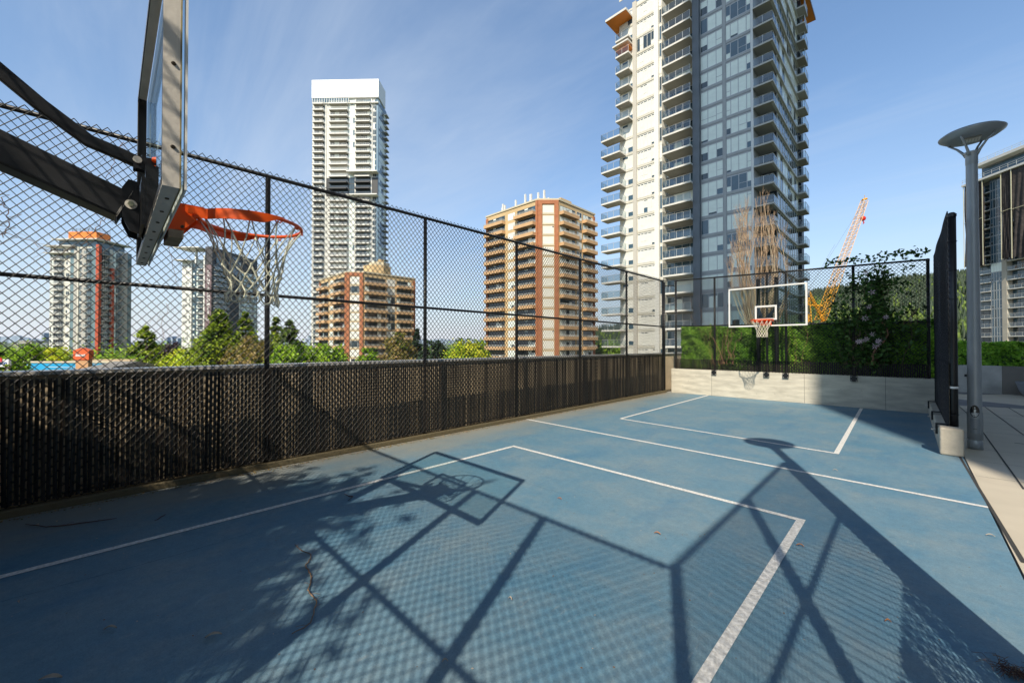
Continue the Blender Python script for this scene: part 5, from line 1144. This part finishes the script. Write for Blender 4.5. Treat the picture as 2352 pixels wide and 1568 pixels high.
# low tree masses along the valley
def belt():
    rnd=random.Random(2); np.random.seed(2); C=[];
    for i in range(900):
        px=rnd.uniform(-200,1500); Z=rnd.uniform(150,420); a=atd(px,Z); C.append((a.x,a.y,GZ+rnd.uniform(2,7),rnd.uniform(2.5,5)))
    C=np.array(C); n=70; idx=np.repeat(np.arange(len(C)),n); Pn=C[idx][:,:3]+np.random.normal(size=(len(idx),3))*C[idx][:,3:4]*.7; V,Fq=leaf_quads(Pn,.7)
    sh=np.random.randint(0,4,len(C)); o=npmesh('tree_belt',V,Fq,sh[idx],LM['green'][:2]+LM['pine'][:2],None); tag(o,'distant mass of mixed green trees across the valley','trees',None,'stuff')
belt()
# ---- hedges
def hedge(name,label,x0,x1,y0,y1,z0,z1,n,pal='hedge',leaf=.03,wave=.05):
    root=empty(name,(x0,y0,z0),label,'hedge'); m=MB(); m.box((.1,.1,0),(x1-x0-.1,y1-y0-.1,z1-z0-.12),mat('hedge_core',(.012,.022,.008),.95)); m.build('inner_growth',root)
    w=x1-x0;d=y1-y0;h=z1-z0
    A=[w*h*1.25,w*d,d*h,d*h]; A=np.array(A)/sum(A); P_=[];Nn=[];
    for k,(f,nn) in enumerate(zip(A,[(0,-1,.35),(0,-.3,1),(1,-.2,.3),(-1,-.2,.3)])):
        q=int(n*f); u=np.random.rand(q);v=np.random.rand(q); e=np.abs(np.random.normal(0,.045,q))
        if k==0: p=np.stack([u*w,e,v*h],-1)
        elif k==1: p=np.stack([u*w,v*d,h-e],-1)
        elif k==2: p=np.stack([w-e,u*d,v*h],-1)
        else: p=np.stack([e,u*d,v*h],-1)
        P_.append(p);Nn.append(np.tile(nn,(q,1)))
    Pn=np.concatenate(P_);Nn=np.concatenate(Nn)
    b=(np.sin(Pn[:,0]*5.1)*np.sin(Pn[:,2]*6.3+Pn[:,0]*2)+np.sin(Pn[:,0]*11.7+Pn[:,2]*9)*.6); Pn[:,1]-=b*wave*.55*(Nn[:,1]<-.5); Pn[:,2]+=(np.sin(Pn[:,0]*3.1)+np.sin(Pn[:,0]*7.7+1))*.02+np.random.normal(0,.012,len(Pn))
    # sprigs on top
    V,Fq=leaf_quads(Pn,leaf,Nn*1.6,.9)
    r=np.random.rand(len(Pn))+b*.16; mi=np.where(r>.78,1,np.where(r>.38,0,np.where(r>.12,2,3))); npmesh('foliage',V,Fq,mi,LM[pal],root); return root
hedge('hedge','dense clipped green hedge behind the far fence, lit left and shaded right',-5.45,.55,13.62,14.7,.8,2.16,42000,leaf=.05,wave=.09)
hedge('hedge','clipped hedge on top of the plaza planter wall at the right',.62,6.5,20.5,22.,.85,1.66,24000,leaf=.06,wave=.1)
# soil box below hedge
mb=MB(); mb.box((-5.6,WY+.27,0),(.5,15.2,.78),mat('soil',(.05,.035,.02))); mb.build('planter_bed')
tag(bpy.data.objects['planter_bed'],'raised soil bed behind the end wall holding the hedge','planter')
# ---- bare upright tree
def bare_tree(label,x,y,h,w,seed,z0=.78):
    rnd=random.Random(seed); tw=mat('bare_twig_bark',(.5,.36,.24),.85,var=.3,scale=4); tl=mat('pale_trunk_bark',(.5,.42,.3),.85,var=.3,scale=4); root=empty('bare_tree',(x,y,z0),label,'tree')
    tr=MB();br=MB()
    R_=w/2
    def twig_(p,d,L_,r,lv):
        pts=[p];n=5
        for i in range(n): d=(d+Vector((rnd.uniform(-.14,.14),rnd.uniform(-.14,.14),.14))).normalized(); p=p+d*L_/n; pts.append(p)
        br.tube(pts,[r*(1-.75*i/n) for i in range(n+1)],tw,4 if lv==1 else 3,cap=False)
        if lv<3:
            for i in range(4 if lv==1 else 2):
                q=pts[rnd.randint(1,n-1)]; a=rnd.random()*2*pi; twig_(q,(d*.8+Vector((cos(a),sin(a),.25))*.4).normalized(),L_*rnd.uniform(.3,.55),r*.55,lv+1)
    for i in range(30):
        az=rnd.random()*2*pi; amp=R_*rnd.random()**.6; hh=h*(1-.42*(amp/R_)*rnd.uniform(.5,1.)); pts=[];rr=[];n=14; wob=rnd.uniform(.5,2.5)
        for k in range(n+1):
            t=k/n; e=amp*(sin(pi*min(1,t*.82))**.8)*(.15+.85*min(1,t*1.6)); aa=az+.25*sin(t*wob*3)
            pts.append(Vector((e*cos(aa)+rnd.uniform(-.02,.02)+.1*cos(az),e*sin(aa)+rnd.uniform(-.02,.02)+.1*sin(az),hh*t))); rr.append(.021*(1-.86*t)+.002)
        tr.tube(pts,rr,tl if i%3==0 else tw,5,cap=False)
        for q in range(15):
            k=rnd.randint(3,n-1); a=az+rnd.uniform(-1.6,1.6); twig_(pts[k],Vector((cos(a)*.42,sin(a)*.42,1)).normalized(),rnd.uniform(.35,1.0)*(1-.35*k/n),.006,1)
    tr.build('trunk',root,smooth=True); br.build('branches',root,smooth=True); return root
tc_=ony(1742,790,15.5)
bare_tree('bare upright poplar with orange-brown twigs rising behind the far backboard',tc_.x,15.45,6.35,1.75,5)
# ---- climbers on the far fence
def vines(label,px0,px1,py_top,py_bot,n,seed,mt,thick=.006,leafy=False,y=WY-.03,wander=.3):
    rnd=random.Random(seed); a=ony(px0,800,y);b=ony(px1,800,y); zt=ony((px0+px1)/2,py_top,y).z; zb=ony((px0+px1)/2,py_bot,y).z; root=empty('dead_vine' if not leafy else 'climbing_plant',((a.x+b.x)/2,y,zb),label,'climber'); m=MB(); L_=[]
    for i in range(n):
        x=rnd.gauss(0,(b.x-a.x)*.16);z=0; pts=[(x,rnd.uniform(-.03,.0),z)]; H_=(zt-zb)*rnd.uniform(.4,1.02); dx=rnd.uniform(-1,1)*(b.x-a.x)*.09
        while z<H_:
            z+=rnd.uniform(.05,.16); x+=dx*.25+rnd.gauss(0,wander*.12); pts.append((x,rnd.uniform(-.035,.05),z)); L_.append(pts[-1])
        m.tube(pts,[thick*(1-.7*k/len(pts)) for k in range(len(pts))],mt,5)
    m.build('stem',root,smooth=True); return root,L_
dv=mat('dead_vine_stem',(.24,.13,.075),.85,var=.35,scale=20)
vines('tangle of leafless reddish vine stems on the far fence left of the backboard',1590,1720,655,838,9,3,dv,.004)
vines('bare brown vine trunks at the fence foot below the backboard',1645,1700,745,836,7,9,dv,.012)
vines('thin bare vine at the right of the far backboard',1800,1870,650,836,4,12,dv,.004)
vr,L_=vines('leafy flowering clematis climbing the far fence right of the backboard',1915,2075,612,838,30,15,mat('green_stem',(.12,.09,.05),.8),.007,True)
np.random.seed(5); Pn=np.repeat(np.array(L_),9,axis=0); Pn=Pn+np.random.normal(size=Pn.shape)*np.array([.2,.04,.13]); ext=np.stack([np.random.uniform(-.8,1.1,170),np.random.normal(-.01,.03,170),2.62+np.random.normal(0,.06,170)],-1); 
Pn=Pn[(np.sin(Pn[:,0]*9)+np.sin(Pn[:,2]*7)+np.random.normal(0,.6,len(Pn)))>-.7]; Pn=np.concatenate([Pn,ext])
V,Fq=leaf_quads(Pn,.05,np.array([[0,-1.,.3]]),.9); npmesh('foliage',V,Fq,np.random.choice(4,len(Fq),p=[.4,.15,.3,.15]),LM['vine'],vr)
vines('dry brown vine stems across the upper right of the far fence',2060,2135,660,745,9,22,dv,.004)
m=MB(); p=[ony(2006,838,WY-.05),ony(2004,815,WY-.06),ony(2012,800,WY-.05),ony(2030,785,WY-.05),ony(2040,768,WY-.05),ony(2036,750,WY-.05),ony(2020,735,WY-.05)]; q0=vr.location; m.tube([v-q0 for v in p],[.035,.03,.02,.016,.014,.012,.01],dv,7); m.build('trunk',vr,smooth=True)
pet=leafmat('petal_pale_pink',(.68,.52,.6),.3,.6); pc=mat('flower_centre',(.25,.08,.12),.8)
fpx=[(640,1058),(672,968),(692,856),(622,1236),(655,1220),(745,1236),(715,1276),(700,1183),(803,1048),(648,700),(735,1262),(590,1240)]
where=['on the fence beside the post at hedge height','above hedge height, right of the post','highest of the middle group','lower left of the four-flower cluster','in the low cluster, second from left','rightmost of the low cluster','lowest one near the vine trunk','just above the low cluster','out to the right near the middle rail','topmost, close to the top rail','small one beside the vine trunk','far left of the low cluster']
for i,(x,y) in enumerate(fpx):
    D=((2350+x/2.614)/1.306,(550+y/2.614)/1.306); p=ony(*D,WY-.09); rnd=random.Random(i); m=MB(); r=.085*rnd.uniform(.75,1.15); k=rnd.choice([6,7,8]); tz=rnd.uniform(-.5,.5)
    for j in range(k):
        t=2*pi*j/k+tz; c,s=cos(t),sin(t); w=.3
        m.quad([(0,-.01,0),(r*.5*(c-w*s),-.02,r*.5*(s+w*c)),(r*c,.0+.02*rnd.random(),r*s),(r*.5*(c+w*s),-.02,r*.5*(s-w*c))],pet)
    m.lathe([(.001,0),(.01,.004),(.001,.016)],(0,-.025,0),pc,8); o=m.build('clematis_flower',loc=p,rz=rnd.uniform(-.3,.3)); tag(o,'pale pink clematis flower '+where[i],'flower','clematis flowers on the far fence')
# thin dead vines on the left fence
def lvine(label,pts,r=.0025):
    m=MB(); q=[onx(x,y,FX+.02) for x,y in pts]; rnd=random.Random(len(pts)); q2=[]
    for a,b in zip(q,q[1:]):
        for t in np.linspace(0,1,6)[:-1]: q2.append(a.lerp(b,t)+Vector((rnd.uniform(-.01,.01),rnd.uniform(-.012,.012),rnd.uniform(-.012,.012))))
    m.tube(q2,r,dv,5)
    for i in range(0,len(q2),3):
        p=q2[i]; m.tube([p,p+Vector((.01,rnd.uniform(-.1,.1),rnd.uniform(-.12,.06))),p+Vector((.01,rnd.uniform(-.2,.2),rnd.uniform(-.2,.05)))],r*.5,dv,4)
    o=m.build('vine_stem',smooth=True); tag(o,label,'climber','dry vine stems on the left fence')
lvine('dry vine stem curling in a loop at the left edge of the fence',[(0,455),(14,475),(20,505),(14,530),(0,545)],.0035)
lvine('long dry vine stem sagging across the fence toward the red striped tower',[(0,535),(60,548),(110,575),(150,576),(190,560)])
lvine('brown vine stem running up beside the board bracket toward the top rail',[(245,410),(262,375),(270,345),(288,320)])
lvine('thick brown vine stem slanting below the hoop arm',[(190,565),(205,545),(235,510),(255,490)],.003)
lvine('faint vine stem hanging below the near backboard',[(385,560),(398,620),(412,665)],.002)
lvine('small dry sprig caught on the fence right of the red striped tower',[(375,800),(372,730),(388,715),(380,690)],.002)
# ---- mountain with forest
def mountain():
    prof=[(1300,772),(1420,758),(1560,735),(1700,715),(1800,690),(1867,678),(1930,668),(1985,664),(2034,656),(2072,643),(2130,641),(2190,634),(2228,631),(2290,640),(2400,662),(2600,640)]
    zr=lambda px: np.interp(px,[p[0] for p in prof],[p[1] for p in prof]); gmt=mat('mountain_ground',(.05,.075,.03),.95,var=.3,scale=.02)
    nP=70;nD=16;vs=[];fs=[]
    def H_(px,t):
        Z=330+470*t; top=H+(794-zr(px))/F*800; z=GZ+(top-GZ)*(t**.9)*(1+.06*sin(px*.021+t*7)*(1-t)); return Z,z
    for i in range(nP+1):
        px=1300+1300*i/nP
        for j in range(nD+1):
            Z,z=H_(px,j/nD); a=atd(px,Z); vs.append((a.x,a.y,z-1.5))
    for i in range(nP):
        for j in range(nD): k=i*(nD+1)+j; fs.append((k,k+nD+1,k+nD+2,k+1))
    m=MB(); m.add(vs,fs,gmt); o=m.build('mountain',smooth=True); tag(o,'forested mountain slope behind the far fence','mountain',None,'structure')
    rs=np.random.RandomState(3); n=8500; px=rs.uniform(1320,2580,n); t=rs.rand(n)**.8
    t[:900]=.985+rs.rand(900)*.02
    V=[];Fi=[];mi=[];k=0
    lightf=leafmat('mountain_leaf_light',(.15,.22,.035),.2); midf=leafmat('mountain_leaf_mid',(.075,.12,.03),.2); darkf=leafmat('mountain_conifer',(.035,.06,.028),.1); softf=leafmat('mountain_conifer_soft',(.06,.085,.045),.1)  # softer conifer tone is mixed in at random
    ms=[lightf,midf,darkf,softf]
    for i in range(n):
        Z,z=H_(px[i],t[i]); a=atd(px[i],Z); patch=sin(px[i]*.013+t[i]*5)+sin(px[i]*.031-t[i]*9)*.7
        dec=(rs.rand()<(.75-.7*t[i]+.22*patch)); s=rs.uniform(.75,1.3)
        if dec: h=7*s;w=4.2*s; prof_=[(w*.5,.1),(w*.62,h*.45),(w*.42,h*.8),(0,h)]; mt=0 if rs.rand()<.55 else 1
        else: h=12*s;w=3.*s; prof_=[(w*.75,0),(w*.45,h*.45),(w*.2,h*.75),(0,h)]; mt=2 if rs.rand()<.6 else 3
        nn=6; ph=rs.rand()*6
        for (r,zz) in prof_:
            for q in range(nn):
                rr=r*rs.uniform(.7,1.25); V.append((a.x+rr*cos(q*2*pi/nn+ph),a.y+rr*sin(q*2*pi/nn+ph),z+zz+rs.uniform(-.5,.5)*(r>0)))
        for L in range(3):
            for q in range(nn): Fi.append((k+L*nn+q,k+L*nn+(q+1)%nn,k+(L+1)*nn+(q+1)%nn,k+(L+1)*nn+q)); mi.append(mt if rs.rand()<.8 else (mt^1))
        k+=4*nn
    o=npmesh('forest',V,Fi,mi,ms); tag(o,'mixed conifer and light green forest covering the mountain slope','forest',None,'stuff')
mountain()
# ================================================================== DEBRIS
tw=mat('dry_twig',(.3,.2,.13),.9,var=.3,scale=30); twd=mat('dark_twig',(.13,.07,.06),.9)
def twig(label,pts,r,mt=tw,side=True,seed=1,z=.007):
    rnd=random.Random(seed); q=[onz(x,y,0)+Vector((0,0,z+rnd.uniform(0,.006))) for x,y in pts]; m=MB(); q2=[]
    for a,b in zip(q,q[1:]):
        for t in np.linspace(0,1,5)[:-1]: q2.append(a.lerp(b,t)+Vector((rnd.uniform(-.004,.004),rnd.uniform(-.004,.004),0)))
    q2.append(q[-1]); m.tube(q2,[r*(.6+.6*sin(pi*i/(len(q2)-1))) for i in range(len(q2))],mt,6)
    if side:
        for i in range(3,len(q2)-2,5): p=q2[i]; d=Vector((rnd.uniform(-.05,.05),rnd.uniform(-.05,.05),.004)); m.tube([p,p+d*.5+Vector((0,0,.006)),p+d],r*.35,mt,4)
    o=m.build('twig',smooth=True); tag(o,label,'twig','twigs on the court')
s_=1.9645
tp=[(560,755),(578,778),(600,795),(650,812),(652,830),(640,862),(620,880),(640,915),(655,945),(655,965),(635,1030),(660,1060),(685,1090),(680,1125),(665,1190),(650,1225),(620,1245),(540,1290)]
twig('long wavy dry twig lying in the foreground of the court',[((600+x/s_)/1.306,(1250+y/s_)/1.306) for x,y in tp],.0036)
twig('small forked reddish twig on the left line near the hoop shadow',[(790,1136),(803,1142),(812,1140),(800,1150)],.004,twd,False,2)
twig('thin dark twig lying along the shaded left side of the court',[(60,1205),(105,1212),(150,1208),(210,1200),(268,1192)],.004,twd,True,3)
twig('short dark twig in the shade on the left of the court',[(356,1197),(368,1190),(380,1182)],.003,twd,False,4)
def leafb(label,px,py,L_,rot_,mt,seed):
    rnd=random.Random(seed); m=MB(); n=5;vs=[];fs=[]
    for i in range(n):
        t=i/(n-1); x=(t-.5)*L_; w=L_*.16*sin(pi*(.08+.84*t)); z=.006+.012*sin(pi*t); vs+=[(x,-w,z+.006),(x,0,z),(x,w,z+.006)]
    for i in range(n-1): fs+=[(i*3,i*3+3,i*3+4,i*3+1),(i*3+1,i*3+4,i*3+5,i*3+2)]
    m.add(vs,fs,mt); o=m.build('fallen_leaf',loc=onz(px,py),rz=rot_); tag(o,label,'leaf','fallen leaves on the court')
pl=mat('pale_dry_leaf',(.55,.47,.38),.8); ol_=mat('orange_dry_leaf',(.45,.2,.08),.8)
for i,(px,py,L_,r_,mt,lb) in enumerate([(490,1463,.075,1.2,pl,'curled pale dry leaf on the shaded foreground of the court'),(253,1446,.06,1.0,pl,'small ragged pale leaf in the shade at the lower left'),(42,1386,.03,.3,pl,'tiny pale leaf near the left edge of the court'),(115,1562,.09,1.0,pl,'pale leaf scrap cut by the bottom left corner'),(1172,1378,.03,0,pl,'small pale petal in the net shadow in mid court'),(1022,1522,.03,1,pl,'small pale petal near the bottom centre'),(1510,1227,.05,.2,ol_,'orange leaf bit right of the near free throw line'),(2506/1.306,1412/1.306,.05,0,pl,'pale leaf bit beyond the near line, right side'),(2275,1232,.05,.1,pl,'pale scrap at the right side of the court'),(2040,1430,.03,.5,ol_,'small orange bit inside the fence shadow'),(1838,1255,.05,.2,ol_,'brown leaf bit at the fence post shadow'),(1285,1147,.05,.2,ol_,'brown leaf beyond the hoop shadow'),(228,1172,.05,.4,pl,'white scrap at the foot of the left fence, left part'),(86,1208,.05,.4,pl,'white scrap near the left end of the kerb'),(130,1200,.04,.2,pl,'smaller white scrap close to the kerb on the left')]): leafb(lb,px,py,L_,r_,mt,i)
rnd=random.Random(11); c0=onz(2338,1548); m=MB()
for i in range(90):
    a=rnd.random()*6.28;p=c0+Vector((rnd.gauss(0,.035),rnd.gauss(0,.03),.004)); m.tube([p,p+Vector((.03*cos(a),.03*sin(a),rnd.uniform(.005,.03))),p+Vector((.06*cos(a+.5),.06*sin(a+.5),.005))],.0012,twd if i%3 else tw,4)
o=m.build('dry_grass_clump'); tag(o,'dark matted clump of dry grass at the bottom right corner','debris')
C=np.stack([np.random.uniform(-5.7,.5,700),np.random.uniform(-.5,13,700),np.full(700,.004)],-1); V,Fq=leaf_quads(C,.006,np.array([[0,0,3.]]),.3); V[:,2]=np.maximum(V[:,2],.0015)
o=npmesh('court_grit',V,Fq,np.random.randint(0,2,len(Fq)),[pl,mat('dry_leaf',(0,0,0))]); tag(o,'scattered grit and petals over the court','grit',None,'stuff')
